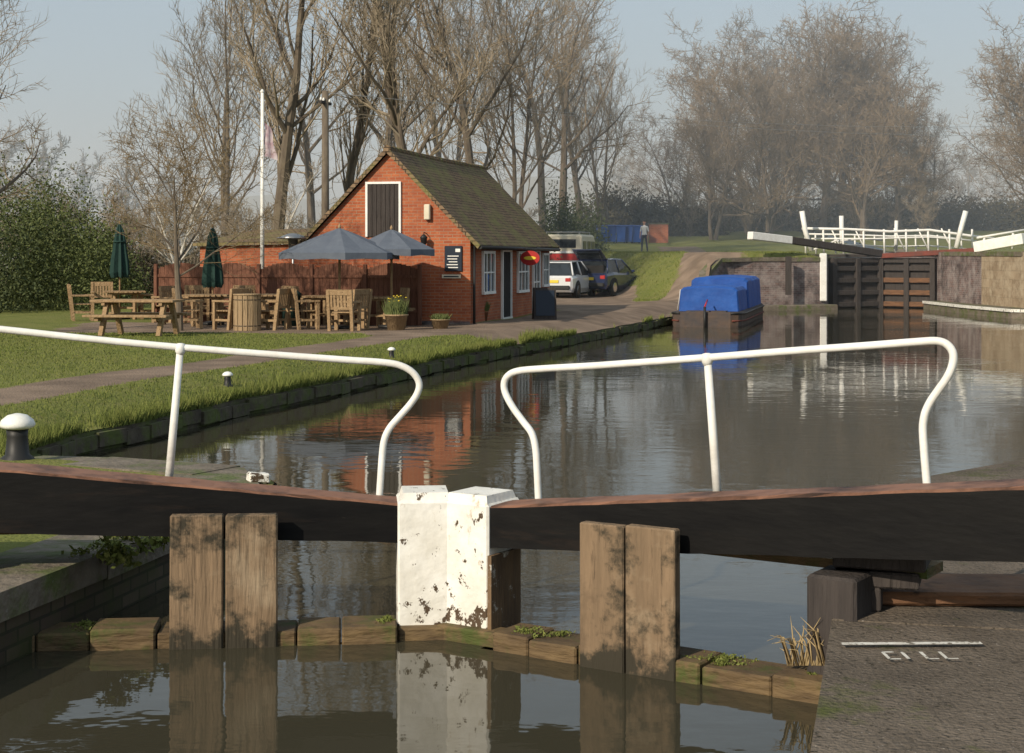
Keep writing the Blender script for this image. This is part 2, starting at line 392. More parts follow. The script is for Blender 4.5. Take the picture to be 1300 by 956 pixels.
skirt(1,50,58.3,'stonewall','stone_wing_wall',cop=(.45,.9))
skirt(1,58.25,88.5,'bluebrick','abutment_wall',cop=(.4,.9))

# water
wm=bpy.data.materials.new('canal_water'); wm.use_nodes=True
nt=wm.node_tree; N=nt.nodes; L=nt.links; b=N['Principled BSDF']
b.inputs['Base Color'].default_value=(.045,.041,.027,1); b.inputs['Roughness'].default_value=.03; b.inputs['IOR'].default_value=1.33
tc=N.new('ShaderNodeTexCoord'); mp=N.new('ShaderNodeMapping'); mp.inputs['Scale'].default_value=(1.0,1.6,1); mp.inputs['Rotation'].default_value=(0,0,.25); L.new(tc.outputs['Object'],mp.inputs[0])
n1=N.new('ShaderNodeTexNoise'); n1.inputs['Scale'].default_value=2.2; n1.inputs['Detail'].default_value=3; L.new(mp.outputs[0],n1.inputs[0])
n2=N.new('ShaderNodeTexNoise'); n2.inputs['Scale'].default_value=.35; n2.inputs['Detail'].default_value=2; L.new(mp.outputs[0],n2.inputs[0])
r2=N.new('ShaderNodeMapRange'); r2.inputs[1].default_value=.35; r2.inputs[2].default_value=.7; r2.inputs[3].default_value=.2; L.new(n2.outputs[0],r2.inputs[0])
mu=N.new('ShaderNodeMath'); mu.operation='MULTIPLY'; L.new(n1.outputs[0],mu.inputs[0]); L.new(r2.outputs[0],mu.inputs[1])
bp=N.new('ShaderNodeBump'); bp.inputs['Strength'].default_value=.27; bp.inputs['Distance'].default_value=.02; L.new(mu.outputs[0],bp.inputs['Height']); L.new(bp.outputs[0],b.inputs['Normal'])
M['water']=wm
me=rawmesh('water',[(-12,-9,0),(30,-9,0),(30,90,0),(-12,90,0)],[(0,1,2,3)],['water'])
o=bpy.data.objects.new('water',me); col.objects.link(o)

# ------------------------------------------------------------ near lock gates
Mt=Vector((-.336,9.2,0)); RD=Vector((1.914,-1.23,0)); LD=Vector((-2.265,-.226,0))
def leafpt(side,px,py,off=0.0):
    d=(RD if side>0 else LD).normalized(); n=Vector((-d.y,d.x,0)); 
    if n.y<0: n=-n
    p0=Mt+n*off
    ray=Vector(((px-650)/F,1,-(py-HY)/F))
    t=(p0-Vector((0,0,0))).dot(n)/ray.dot(n)
    return Vector((ray.x*t,ray.y*t,H+ray.z*t))
def leafframe(side):
    d=(RD if side>0 else LD).normalized(); n=Vector((-d.y,d.x,0))
    if n.y<0: n=-n
    return d,n
def gate(side):
    e=empty('lock_gate')
    d,n=leafframe(side)
    def P(s,off,z): return tuple(Mt+d*s+n*off+Vector((0,0,z)))
    b=B()
    if side<0: A=[(.33,.768,.54),(2.59,1.0,.644),(5.6,1.16,.72)]
    else: A=[(.24,.762,.526),(3.27,1.12,.77),(5.6,1.33,.93)]
    w=[.13,.16,.20]
    rings=[]
    ns=40
    for i in range(ns+1):
        s=A[0][0]+(A[2][0]-A[0][0])*i/ns
        zt=np.interp(s,[a[0] for a in A],[a[1] for a in A]); zb=np.interp(s,[a[0] for a in A],[a[2] for a in A]); ww=np.interp(s,[a[0] for a in A],w)
        j=lambda q:rnd.uniform(-q,q)
        c=.014
        rings.append([P(s,-ww+j(.002),zb+j(.003)),P(s,-ww+j(.002),zt-c+j(.003)),P(s,-ww+c,zt+j(.004)),P(s,ww-c,zt+j(.003)),P(s,ww,zt-c),P(s,ww,zb)])
    b.loft(rings,'beam'); b.build('balance_beam',parent=e)
    b=B()
    rz=math.atan2(d.y,d.x) if side>0 else math.atan2(-d.y,-d.x)
    s0,s1_=(.012,.335)
    b.box(P((s0+s1_)/2,.02,.36),(s1_-s0,.34,.84),'peel',rot=(0,0,rz),bev=.012)
    b.box(P((s0+s1_)/2,.02,.79),(s1_-s0-.02,.32,.07),'peel',rot=(0,0,rz),taper=.86)
    if side>0: b.box(P(.335+.012,.0,.22),(.026,.31,.55),'peelbrown',rot=(0,0,rz))
    b.build('mitre_post',parent=e)
    b=B(); s=.02
    end=2.32 if side>0 else 2.8
    while s<end:
        l=rnd.uniform(.22,.42); zt=.10+rnd.uniform(-.02,.02)
        if s<.3: zt-=.01
        b.box(P(s+l/2,-.13+rnd.uniform(-.012,.012),zt/2-.3),(l-.008,.16+(.26 if s>.33 else 0)*.5,zt+.6),'sleeper',rot=(0,0,rz),bev=.01); s+=l
    b.box(P(end/2+.2,-.24,-.05),(end-.3,.07,.10),'sleeper',rot=(0,0,rz),bev=.01)
    b.build('gate_planks',parent=e)
    b=B()
    b.box(P(end+.05,0,.1),(.26,.3,1.0),'darkwood',rot=(0,0,rz),bev=.015)
    b.build('heel_post',parent=e)
    b=B()
    if side<0: xs=[(215,284,654,830),(286,353,652,828)]
    else: xs=[(739,796,664,850),(797,861,670,856)]
    for x0,x1,y0,y1 in xs:
        p0=leafpt(side,x0,y0,-.26); p1=leafpt(side,x1,y0,-.26)
        mid=(p0+p1)/2; wd=(p1-p0).length; zt=mid.z+rnd.uniform(-.006,.006); zb=-.45
        b.box((mid.x,mid.y,(zt+zb)/2),(wd-.006,.07,zt-zb),'oak',rot=(rnd.uniform(-.01,.01),rnd.uniform(-.006,.006),rz),bev=.008)
    b.build('paddle_boards',parent=e)
    b=B(); off=.20
    if side<0: pts=[(-330,385),(-160,402),(0,418),(120,431),(228,441),(330,449),(440,457),(485,460),(508,464),(524,473),(532,486),(530,499),(521,513),(507,529),(495,543),(488,558),(485,580),(481,640)]
    else: pts=[(684,645),(682,600),(680,570),(675,550),(664,535),(651,517),(642,500),(640,487),(645,477),(658,471),(690,468),(760,464),(898,454),(1000,446),(1100,439),(1165,434),(1190,433),(1203,438),(1210,449),(1209,464),(1202,480),(1190,497),(1179,514),(1173,531),(1172,555),(1178,630)]
    W=[leafpt(side,x,y,off) for x,y in pts]
    Wp=[]
    for i in range(len(W)-1):
        a=W[max(i-1,0)];p=W[i];q=W[i+1];c=W[min(i+2,len(W)-1)]
        for t in (0,.25,.5,.75):
            Wp.append(.5*((2*p)+(q-a)*t+(2*a-5*p+4*q-c)*t*t+(3*p-a-3*q+c)*t**3))
    Wp.append(W[-1])
    b.tube(Wp,.0205,'white',12)
    if side<0: posts=[((229,441),(213,625)),((-320,388),(-330,600))]
    else: posts=[((898,454),(912,645))]
    for t,u in posts:
        b.tube([leafpt(side,*t,off),leafpt(side,*u,off)],[.021,.025],'white',12)
        p=leafpt(side,*t,off); b.lathe((p.x,p.y,p.z-.025),[(.02,-.02),(.030,0),(.033,.02),(.028,.045),(.01,.05)],'white',12)
    b.build('handrail',parent=e)
    b=B()
    b.box(P(1.55,.30,.60),(2.4,.26,.05),'sleeper',rot=(0,0,rz)); b.build('foot_plank',parent=e)
gate(-1); gate(1)

b=B()
c=D(1120,718,8.05); b.box((c[0],c[1],.655),(.46,.3,.09),'darkwood',rot=(0,0,-.35),bev=.01)
b.box((c[0]-.02,c[1],.56),(.42,.3,.08),'darkwood',rot=(0,0,-.3),bev=.01); b.box((c[0]-.09,c[1],.46),(.18,.26,.12),'darkwood',rot=(0,0,-.3),bev=.01)
b.build('timber_packing')
b=B(); b.box((2.6,8.25,.44),(1.8,.50,.07),'rustwood',rot=(0,0,-.03),bev=.015); b.build('timber_sill')
b=B()
zc=.415
p0=Vector(U(1068,817,zc)); p1=Vector(U(1246,816,zc)); dd=(p1-p0).normalized(); nn=Vector((-dd.y,dd.x,0))
def stroke(a,c,w=.018):
    d=(c-a).normalized(); q=Vector((-d.y,d.x,0))*w
    b.add([tuple(a-q),tuple(c-q),tuple(c+q),tuple(a+q)],[(0,1,2,3)],'linepaint')
stroke(p0,p1,.022)
t0=Vector(U(1125,832,zc))
lw=.05
for i,ch in enumerate('CILL'):
    o=t0+dd*(i*.085); up=nn*.12
    if ch=='C': stroke(o-up*.5,o+up*.5,.008); stroke(o+up*.5,o+up*.5+dd*lw,.008); stroke(o-up*.5,o-up*.5+dd*lw,.008)
    if ch=='I': stroke(o-up*.5,o+up*.5,.008)
    if ch=='L': stroke(o-up*.5,o+up*.5,.008); stroke(o-up*.5,o-up*.5+dd*lw,.008)
b.build('painted_cill_mark',fixn=False)
b=B()
for i in range(60):
    px=rnd.uniform(1000,1050); q=leafpt(1,px,845,-.15); a=rnd.uniform(0,6.28); l=rnd.uniform(.1,.30)
    tip=(q.x+math.cos(a)*l*.5,q.y+math.sin(a)*l*.3,q.z+l*rnd.uniform(.5,1)); md=(q.x+math.cos(a)*l*.2,q.y,q.z+l*.6)
    b.tube([q,md,tip],[.005,.004,.001],'straw',3)
b.build('dry_reeds')

def bollard(px,py,z,h,name='mooring_bollard'):
    x,y,_=U(px,py,z); b=B(); r=h*.36
    b.lathe((0,0,0),[(r*1.05,-.05),(r,.02*h),(r*.72,.1*h),(r*.62,.5*h),(r*.66,.66*h)],'blackmetal',20)
    b.lathe((0,0,0),[(r*.7,.66*h),(r*1.0,.70*h),(r*1.08,.76*h),(r*.95,.86*h),(r*.6,.96*h),(r*.15,1.0*h)],'white',20)
    return b.build(name,loc=(x,y,Z(x,y)))
bollard(22,584,.38,.40); bollard(289,489,.35,.20); bollard(497,449,.40,.19)
b=B(); b.box((0,0,.03),(.17,.12,.08),'peel',rot=(0,.1,.4),taper=.7,bev=.015); p=U(328,608,.42); b.build('loose_stone',loc=(p[0],p[1],.40))

# ------------------------------------------------------------ house
hs=empty('brick_house',(-1.02,38.5,.42),ROT)
WD,LN,EV,AP=4.2,9.2,2.12,4.26
b=B()
poly=[(-WD,0,-.2),(0,0,-.2),(0,0,EV),(-WD/2,0,AP),(-WD,0,EV)]
b.extr(poly,(0,LN,0),'brick'); b.build('walls',parent=hs)
b=B()
th=.09; ov=.22
sl=(AP-EV)/(WD/2)
for sgn in (1,-1):
    xe=-WD/2+sgn*(WD/2+ov); ze=EV-sl*ov
    n=Vector((sgn*sl,0,1)).normalized()*th
    nu=14; nv=6; top=[];bot=[]
    for i in range(nu+1):
        for j in range(nv+1):
            u=i/nu; v=j/nv
            x=-WD/2+(xe+WD/2)*v; z=AP+(ze-AP)*v; y=-.14+(LN+.28)*u
            sag=-.05*math.sin(u*math.pi)*(1-v*.5)-.03*math.sin(v*math.pi)+rnd.uniform(-.004,.004)
            bot.append((x+n.x*.05,y,z+.003)); top.append((x+n.x,y,z+n.z+sag*.6+.03))
    W=nv+1
    fs=[(i*W+j,i*W+j+1,(i+1)*W+j+1,(i+1)*W+j) for i in range(nu) for j in range(nv)]
    if sgn>0: fs=[f[::-1] for f in fs]
    b.add(top,fs,'tiles')
    ed=[j for j in range(W)]+[i*W+nv for i in range(1,nu+1)]+[nu*W+j for j in range(nv-1,-1,-1)]
    vs=[top[k] for k in ed]+[bot[k] for k in ed]; m_=len(ed)
    b.add(vs,[(i,i+1,m_+i+1,m_+i) for i in range(m_-1)],'tiles')
b.build('roof',parent=hs,fixn=False)
b=B()
for i in range(27):
    y=-.12+i*.35
    b.tube([(-WD/2,y,AP+.12-.03*math.sin(i/26*math.pi)),(-WD/2,y+.33,AP+.12-.03*math.sin((i+1)/26*math.pi))],.085,'tiles',8)
b.build('ridge_tiles',parent=hs)
b=B()
b.tube([(ov+.05,-.1,EV-sl*ov+.04),(ov+.05,LN+.1,EV-sl*ov+.0)],.05,'blackmetal',8)
b.tube([(.06,.15,EV-.15),(.06,.15,-.1)],.035,'blackmetal',8)
b.build('gutter',parent=hs)
b=B()
def framed(b,x0,x1,z0,z1,fw,fk,ik,y=0,boards=0):
    b.box(((x0+x1)/2,y-.03,z1-fw/2),(x1-x0,.06,fw),fk); b.box((x0+fw/2,y-.03,(z0+z1)/2-fw/2),(fw,.06,z1-z0-fw),fk); b.box((x1-fw/2,y-.03,(z0+z1)/2-fw/2),(fw,.06,z1-z0-fw),fk)
    w=(x1-x0-2*fw)/boards
    for i in range(boards): b.box((x0+fw+w*(i+.5),y-.02,(z0+z1-fw)/2),(w-.012,.03,z1-z0-fw),ik)
framed(b,-2.68,-1.76,2.2,3.56,.055,'white','darkwood',boards=7); b.build('loft_door',parent=hs)
b=B()
b.box((-.42,-.03,1.66),(.44,.04,.62),'signblue',bev=.008)
b.box((-.30,-.055,1.86),(.12,.01,.08),'white'); 
for i in range(5): b.box((-.42-.02*(i%2),-.056,1.72-.07*i),(.28-.03*(i%3),.008,.022),'white')
b.box((-.47,-.03,1.22),(.48,.03,.09),'cream',bev=.005); b.box((-.47,-.048,1.22),(.38,.006,.03),'signblue')
b.build('wall_sign',parent=hs)
b=B(); b.box((-1.07,-.07,2.80),(.15,.14,.38),'cream',bev=.02); b.build('alarm_box',parent=hs)
b=B(); b.tube([(-1.12,0,2.28),(-1.12,-.2,2.3),(-1.12,-.22,2.2)],.012,'blackmetal',6); b.lathe((-1.12,-.22,1.98),[(.03,0),(.07,.04),(.09,.18),(.10,.2),(.03,.27)],'blackmetal',8); b.build('wall_lantern',parent=hs)
def side_open(y0,y1,z0,z1,fk,ik,mull=0):
    b=B(); fw=.07
    b.box((.03,(y0+y1)/2,z1-fw/2),(.06,y1-y0,fw),fk); b.box((.03,(y0+y1)/2,z0+fw/2),(.09,y1-y0,fw),fk)
    for y in (y0+fw/2,y1-fw/2): b.box((.03,y,(z0+z1)/2),(.06,fw,z1-z0-2*fw),fk)
    b.box((.01,(y0+y1)/2,(z0+z1)/2),(.02,y1-y0-2*fw,z1-z0-2*fw),ik)
    for i in range(mull): b.box((.03,y0+(y1-y0)*(i+1)/(mull+1),(z0+z1)/2),(.04,.035,z1-z0-2*fw),fk)
    if mull: b.box((.032,(y0+y1)/2,(z0+z1)/2),(.035,y1-y0-2*fw,.035),fk)
    return b
side_open(1.1,2.3,.75,1.85,'white','glass',2).build('window',parent=hs)
side_open(3.1,4.15,.02,1.9,'white','dark').build('door',parent=hs)
side_open(4.9,6.2,.7,1.85,'white','glass',2).build('window',parent=hs)
side_open(6.8,7.7,.02,1.9,'white','glass',1).build('door',parent=hs)
side_open(8.1,8.9,.8,1.8,'white','glass',1).build('window',parent=hs)
b=B()
b.tube([(0,4.6,1.95),(.65,4.6,1.95)],.015,'blackmetal',6)
vs=[(.45+.27*math.cos(t*math.pi/12),4.57,1.66+.20*math.sin(t*math.pi/12)) for t in range(24)]
b.extr(vs,(0,.05,0),'red'); vs=[(.45+.17*math.cos(t*math.pi/12),4.56,1.66+.05*math.sin(t*math.pi/12)) for t in range(24)]; b.extr(vs,(0,.01,0),'yellow')
b.build('hanging_sign',parent=hs)
b=B()
b.box((-WD/2,-.025,.0),(WD-.02,.05,.25),'bluebrick'); b.build('plinth',parent=hs)

ob=empty('brick_outbuilding',(-5.5,43.2,.42),ROT)
b=B(); b.extr([(-3.3,0,-.1),(0,0,-.1),(0,0,2.05),(-3.3,0,1.98)],(0,4,0),'brick'); b.build('walls',parent=ob)
b=B(); b.extr([(-3.45,-.15,1.985),(.15,-.15,2.06),(.15,4.15,2.5),(-3.45,4.15,2.42)],(0,0,.08),'tiles'); b.build('roof',parent=ob)

fe=empty('panel_fence')
st=Vector((-2.25,38.45,.44)); dr=-UX
s=0
FL=7.0; pw=1.4
b=B()
while s<FL-.01:
    nb=12
    for i in range(nb):
        u=(i+.5)/nb; h=1.36+.17*math.sin(u*math.pi)
        p=st+dr*(s+pw*u); 
        b.box((p.x,p.y+rnd.uniform(-.004,.004),.44+h/2),(pw/nb-.006,.022,h),'fence',rot=(0,0,ROT))
    p=st+dr*s; b.box((p.x,p.y-.03,.44+.75),(.09,.09,1.5),'fence',rot=(0,0,ROT),bev=.01)
    for zz in (.35,1.2):
        p=st+dr*(s+pw/2); b.box((p.x,p.y-.028,.44+zz),(pw-.09,.03,.07),'fence',rot=(0,0,ROT))
    s+=pw
p=st+dr*FL; b.box((p.x,p.y-.03,.44+.75),(.09,.09,1.5),'fence',rot=(0,0,ROT),bev=.01)
for i in range(24):
    q=p+AX*(i+.5)*.11; b.box((q.x,q.y,.44+.66),(.022,.10,1.32+.08*math.sin(i/24*math.pi*2)**2),'fence',rot=(0,0,ROT))
b.build('panels',parent=fe)

# ------------------------------------------------------------ patio furniture
def picnic():
    b=B()
    for i in range(6): b.box((0,-.36+.145*i,.74),(1.8,.13,.05),'teak',bev=.006)
    for sy in (-.72,.72):
        for i in (0,1): b.box((0,sy+(i-.5)*.15,.44),(1.8,.13,.05),'teak',bev=.006)
    for sx in (-.62,.62):
        b.box((sx,0,.39),(.08,1.6,.11),'teak'); b.box((sx,0,.69),(.07,.8,.08),'teak')
        for sg in (-1,1): b.box((sx+.035,sg*.42,.36),(.09,.13,.82),'teak',rot=(sg*.5,0,0))
    return b
def chair():
    b=B()
    for sx in (-.27,.27):
        b.box((sx,-.24,.32),(.07,.07,.64),'teak'); b.box((sx,.27,.46),(.07,.07,.94),'teak',rot=(-.12,0,0)); b.box((sx,0,.65),(.09,.58,.045),'teak',bev=.006); b.box((sx,0,.22),(.035,.5,.05),'teak')
    for i in range(6): b.box((0,-.22+.085*i,.43),(.5,.07,.025),'teak')
    b.box((0,-.25,.39),(.5,.035,.07),'teak'); b.box((0,.325,.88),(.6,.035,.12),'teak',rot=(-.12,0,0)); b.box((0,.27,.52),(.5,.03,.06),'teak',rot=(-.12,0,0))
    for i in range(6): b.box((-.20+.08*i,.30,.70),(.055,.018,.34),'teak',rot=(-.12,0,0))
    return b
def rtable():
    b=B()
    for i in range(9):
        x=-.48+.12*i; hw=math.sqrt(max(.55**2-x*x,.02)); b.box((x,0,.73),(.11,2*hw,.04),'teak')
    b.lathe((0,0,.66),[(.42,0),(.42,.05)],'teak',20)
    for k in range(4):
        a=math.pi/4+k*math.pi/2; b.box((.36*math.cos(a),.36*math.sin(a),.35),(.08,.08,.7),'teak',rot=(0,0,a))
    b.box((0,0,.3),(.7,.05,.05),'teak',rot=(0,0,math.pi/4)); b.box((0,0,.3),(.05,.7,.052),'teak',rot=(0,0,math.pi/4))
    return b
def place(fn,name,lst,sc=1.0):
    proto=None
    for px,py,r in lst:
        x,y,_=U(px,py,.46); z=Z(x,y)-.005
        if proto is None: proto=fn().build(name,loc=(x,y,z),rz=r); proto.scale=(sc,)*3
        else: inst(proto,name,(x,y,z),r,sc)
place(picnic,'picnic_table',[(175,426,-.1)])
place(rtable,'round_patio_table',[(262,415,0),(412,414,.4),(474,415,.2),(158,405,.3),(338,414,.1)])
place(chair,'wooden_armchair',[(104,408,1.9),(130,400,.3),(190,404,-1.2),(212,409,-1.8),(240,418,1.9),(226,412,1.2),(288,412,-1.0),(293,419,-2.2),(250,410.5,.2),(352,412,-.9),(345,419,-1.9),(385,418,2.1),(386,411.5,.9),(437,420,2.9),(430,411,-.3),(450,411,.4),(447,418,-2.2),(497,413,-1.1),(484,411,-.1),(516,412,.3),(322,411,.5)],1.0)
def slatbin(px,py,r,h,name):
    x,y,_=U(px,py,.46); b=B(); n=16
    for i in range(n):
        a=2*math.pi*i/n; b.box((r*math.cos(a),r*math.sin(a),h/2),(.03,2*math.pi*r/n-.012,h),'slat',rot=(0,0,a))
    b.lathe((0,0,0),[(r*.93,.02),(r*.93,h*.94)],'dark',16)
    for z in (.12*h,.85*h): b.lathe((0,0,z),[(r+.02,0),(r+.02,.02)],'blackmetal',24)
    b.lathe((0,0,h-.01),[(r+.03,0),(r+.03,.03),(r*.7,.035)],'slat',24)
    return b.build(name,loc=(x,y,Z(x,y)))
slatbin(314,420,.29,.80,'slatted_litter_bin')
x,y,_=U(369,414,.46); b=B(); b.lathe((0,0,0),[(.2,0),(.24,.72),(.26,.74),(.26,.78),(.15,.86),(.04,.88)],'green',18); b.build('green_litter_bin',loc=(x,y,Z(x,y)))
def flowers(b,r,z0,n,h,yf):
    for i in range(n):
        a=rnd.uniform(0,6.28); q=r*math.sqrt(rnd.random()); x,y=q*math.cos(a),q*math.sin(a); l=h*rnd.uniform(.5,1); dx,dy=rnd.uniform(-.12,.12),rnd.uniform(-.12,.12)
        w=.014; b.add([(x-w,y,z0),(x+w,y,z0),(x+dx,y+dy,z0+l)],[(0,1,2)],'leaf')
        if rnd.random()<yf: b.lathe((x+dx,y+dy,z0+l-.01),[(.008,0),(.026,.012),(.02,.022)],'yellow',6)
def pot(px,py,r,h,name,k='terracotta',n=300,fh=.3,yf=.0):
    x,y,_=U(px,py,.46); b=B(); b.lathe((0,0,0),[(r*.75,0),(r,h*.9),(r*1.08,h*.9),(r*1.08,h),(r*.9,h*.97)],k,18)
    flowers(b,r*.95,h*.95,n,fh,yf); b.build(name,loc=(x,y,Z(x,y)))
pot(503,419,.26,.36,'daffodil_planter',k='slat',fh=.45,yf=.05); pot(559,417,.22,.22,'flower_pot',k='slat',n=220,fh=.16); pot(612,409,.16,.25,'flower_pot'); pot(640,402,.2,.28,'flower_pot',fh=.5)
def closedp(px,py,ytop):
    x,y,_=U(px,py,.46); zt=H+(HY-ytop)/F*y-Z(x,y); b=B()
    b.tube([(0,0,0),(0,0,zt)],.022,'teak',8); b.lathe((0,0,0),[(.28,0),(.28,.06),(.08,.10)],'blackmetal',16)
    n=16; prof=[(.22,zt-1.42),(.27,zt-1.3),(.24,zt-1.0),(.19,zt-.72),(.16,zt-.5),(.12,zt-.25),(.05,zt-.06),(.01,zt)]
    vs=[];fs=[]
    for r,z in prof:
        for j in range(n): 
            t=2*math.pi*j/n; rr=r*(1 if j%2 else .62); vs.append((rr*math.cos(t),rr*math.sin(t),z-(.05 if j%2 else 0)*(z<zt-1.2)))
    for i in range(len(prof)-1):
        for j in range(n): fs.append((i*n+j,i*n+(j+1)%n,(i+1)*n+(j+1)%n,(i+1)*n+j))
    b.add(vs,fs,'green'); b.lathe((0,0,zt-.5),[(.16,-.02),(.17,0),(.16,.02)],'green',12)
    b.lathe((0,0,zt),[(.01,-.01),(.03,.02),(.01,.06)],'teak',8)
    b.build('closed_patio_umbrella',loc=(x,y,Z(x,y)),fixn=True)
closedp(152,405,283); closedp(270,414,288)
def openp(px,Y,rad,zt,ze,rot):
    x=(px-650)/F*Y; g0=Z(x,Y); b=B(); n=8
    b.tube([(0,0,0),(0,0,zt-g0)],.03,'teak',10); b.lathe((0,0,0),[(.32,0),(.32,.07),(.06,.10)],'blackmetal',16)
    zt-=g0; ze-=g0
    vs=[(0,0,zt)]; K=5
    for k in range(1,K+1):
        u=k/K
        for j in range(2*n):
            t=rot+math.pi*j/n; R=rad*u*(1 if j%2==0 else math.cos(math.pi/n)*.985); z=zt+(ze-zt)*(u**1.08)+(0 if j%2==0 else -.04*u*(1-u)*2)
            vs.append((R*math.cos(t),R*math.sin(t),z))
    m=2*n; fs=[(0,1+j,1+(j+1)%m) for j in range(m)]
    for k in range(K-1):
        for j in range(m): fs.append((1+k*m+j,1+k*m+(j+1)%m,1+(k+1)*m+(j+1)%m,1+(k+1)*m+j))
    o=len(vs); 
    for j in range(m):
        v=vs[1+(K-1)*m+j]; vs.append((v[0]*1.0,v[1]*1.0,v[2]-.16+(.03 if j%2 else 0)))
    for j in range(m): fs.append((1+(K-1)*m+j,1+(K-1)*m+(j+1)%m,o+(j+1)%m,o+j))
    b.add(vs,fs,'canvas')
    for j in range(n):
        t=rot+2*math.pi*j/n; b.tube([(0,0,zt-.03),(rad*.97*math.cos(t),rad*.97*math.sin(t),ze-.02)],.01,'teak',5); b.tube([(0,0,zt-.75),(rad*.5*math.cos(t),rad*.5*math.sin(t),(zt+ze)/2-.02)],.008,'teak',5)
    b.lathe((0,0,zt),[(.03,-.02),(.04,.03),(.01,.09)],'teak',8)
    b.build('open_patio_umbrella',loc=(x,Y,g0),fixn=False)
openp(431,36.6,1.40,2.80,2.22,.2); openp(497,37.3,1.08,2.78,2.30,.5)
x,y,_=U(372,410,.46); b=B(); b.lathe((0,0,0),[(.24,0),(.24,.6),(.18,.66),(.03,.68)],'metalgrey',16); b.tube([(0,0,.6),(0,0,2.0)],.03,'metalgrey',8); b.lathe((0,0,1.85),[(.1,0),(.13,.25),(.4,.27),(.42,.29),(.1,.40),(.02,.41)],'metalgrey',20); b.build('patio_heater',loc=(x,y,Z(x,y)))
x,y,_=U(691,407,.42); b=B()
for sg in (1,-1): b.box((0,sg*.16,.42),(.6,.03,.86),'darkwood',rot=(sg*.2,0,0)); b.box((0,sg*.185,.44),(.5,.012,.68),'signblue',rot=(sg*.2,0,0))
b.build('menu_board',loc=(x,y,Z(x,y)),rz=.1)
x,y,_=U(333,409,.46); zt=H+(322-118)/F*y-Z(x,y); b=B()
b.tube([(0,0,0),(0,0,zt)],[.06,.04],'white',12); b.lathe((0,0,zt),[(.03,-.01),(.06,.03),(.03,.08),(.01,.1)],'white',10)
fv=[];fs=[]
for i in range(9):
    for j in range(6):
        u=i/8; v=j/5; fv.append((.05+.16*v+.18*u*v+.02*math.sin(u*9),.05*math.sin(v*9+u*3),zt-.75-.85*u-.12*v))
for i in range(8):
    for j in range(5): fs.append((i*6+j,i*6+j+1,(i+1)*6+j+1,(i+1)*6+j))
M['flag']=mat('flag_cloth',(.5,.47,.48),(.25,.14,.18),5,.9)
b.add(fv,fs,'flag',True); b.tube([(.03,-.06,1.2),(.03,-.05,zt-.1)],.004,'white',4); b.build('flagpole',loc=(x,y,Z(x,y)))
b=B(); Y=52; x=(413-650)/F*Y; b.tube([(0,0,-.5),(0,0,7.1)],[.15,.11],'bark',10); b.box((0,0,6.7),(.9,.09,.09),'darkwood'); 
for q in (-.38,-.15,.15,.38): b.lathe((q,0,6.74),[(.03,0),(.045,.06),(.02,.12)],'white',8)
b.build('telegraph_pole',loc=(x,Y,Z(x,Y)),rz=1.3)

# ------------------------------------------------------------ narrowboat
bt=empty('narrowboat',(4.75+1.0,46.9,0),ROT)
b=B()
LB=11.0
def hr(y,w,zt,zb=-.3): return [(-w*.92,y,zb),(-w,y,0.05),(-w,y,zt),(w,y,zt),(w,y,.05),(w*.92,y,zb)]
b.loft([hr(0,.75,.46),hr(.15,.97,.46),hr(.5,1.04,.45),hr(1.2,1.06,.44),(hr(LB*.75,1.06,.45)),hr(LB*.92,.7,.55),hr(LB,.15,.75)],'hull'); 
for s in (-1,1): b.tube([(s*.75,0,.42),(s*.98,.15,.42),(s*1.05,.5,.41),(s*1.08,1.2,.39),(s*1.08,LB*.75,.40)],.035,'blackmetal',6); b.tube([(s*.80,0,.2),(s*1.0,.2,.2),(s*1.08,1.2,.18),(s*1.08,LB*.75,.18)],.025,'redbrown',6)
b.build('hull',parent=bt)
b=B()
def cr(y,w,zt,zb=.45): 
    return [(-w*1.02,y,zb),(-w,y,zt*.6),(-w*.97,y,zt-.10),(-w*.86,y,zt-.01),(-w*.3,y,zt+.03),(w*.3,y,zt+.03),(w*.86,y,zt-.01),(w*.97,y,zt-.10),(w,y,zt*.6),(w*1.02,y,zb)]
rr=random.Random(3)
rg=[cr(.95,.86,1.14)]
for i in range(13): 
    y=1.0+i*.24; rg.append(cr(y,.90+rr.uniform(-.01,.01),1.18+rr.uniform(-.02,.015)-(.03 if i%4==2 else 0)))
b.loft(rg,'bluetarp')
rg=[cr(3.98,.90,1.36)]
for i in range(18):
    y=4.1+i*.27; rg.append(cr(y,.93+rr.uniform(-.01,.01),1.42+rr.uniform(-.02,.015)-(.03 if i%4==2 else 0)))
rg.append(cr(9.3,.6,.9)); b.loft(rg,'bluetarp')
for y in (1.3,2.5,3.6,4.6,5.8,7.0): b.tube([(-1.0,y,.46),(-.93,y,.9),(-.91,y,1.1)],.012,'white',4)
b.build('tarpaulin_cover',parent=bt)
b=B(); b.tube([(0,-.1,-.2),(0,-.1,.62)],.04,'blackmetal',8); b.tube([(0,-.1,.62),(0,.6,.80)],.025,'red',8); b.box((0,.45,.47),(1.2,.5,.03),'hull'); b.build('tiller',parent=bt)

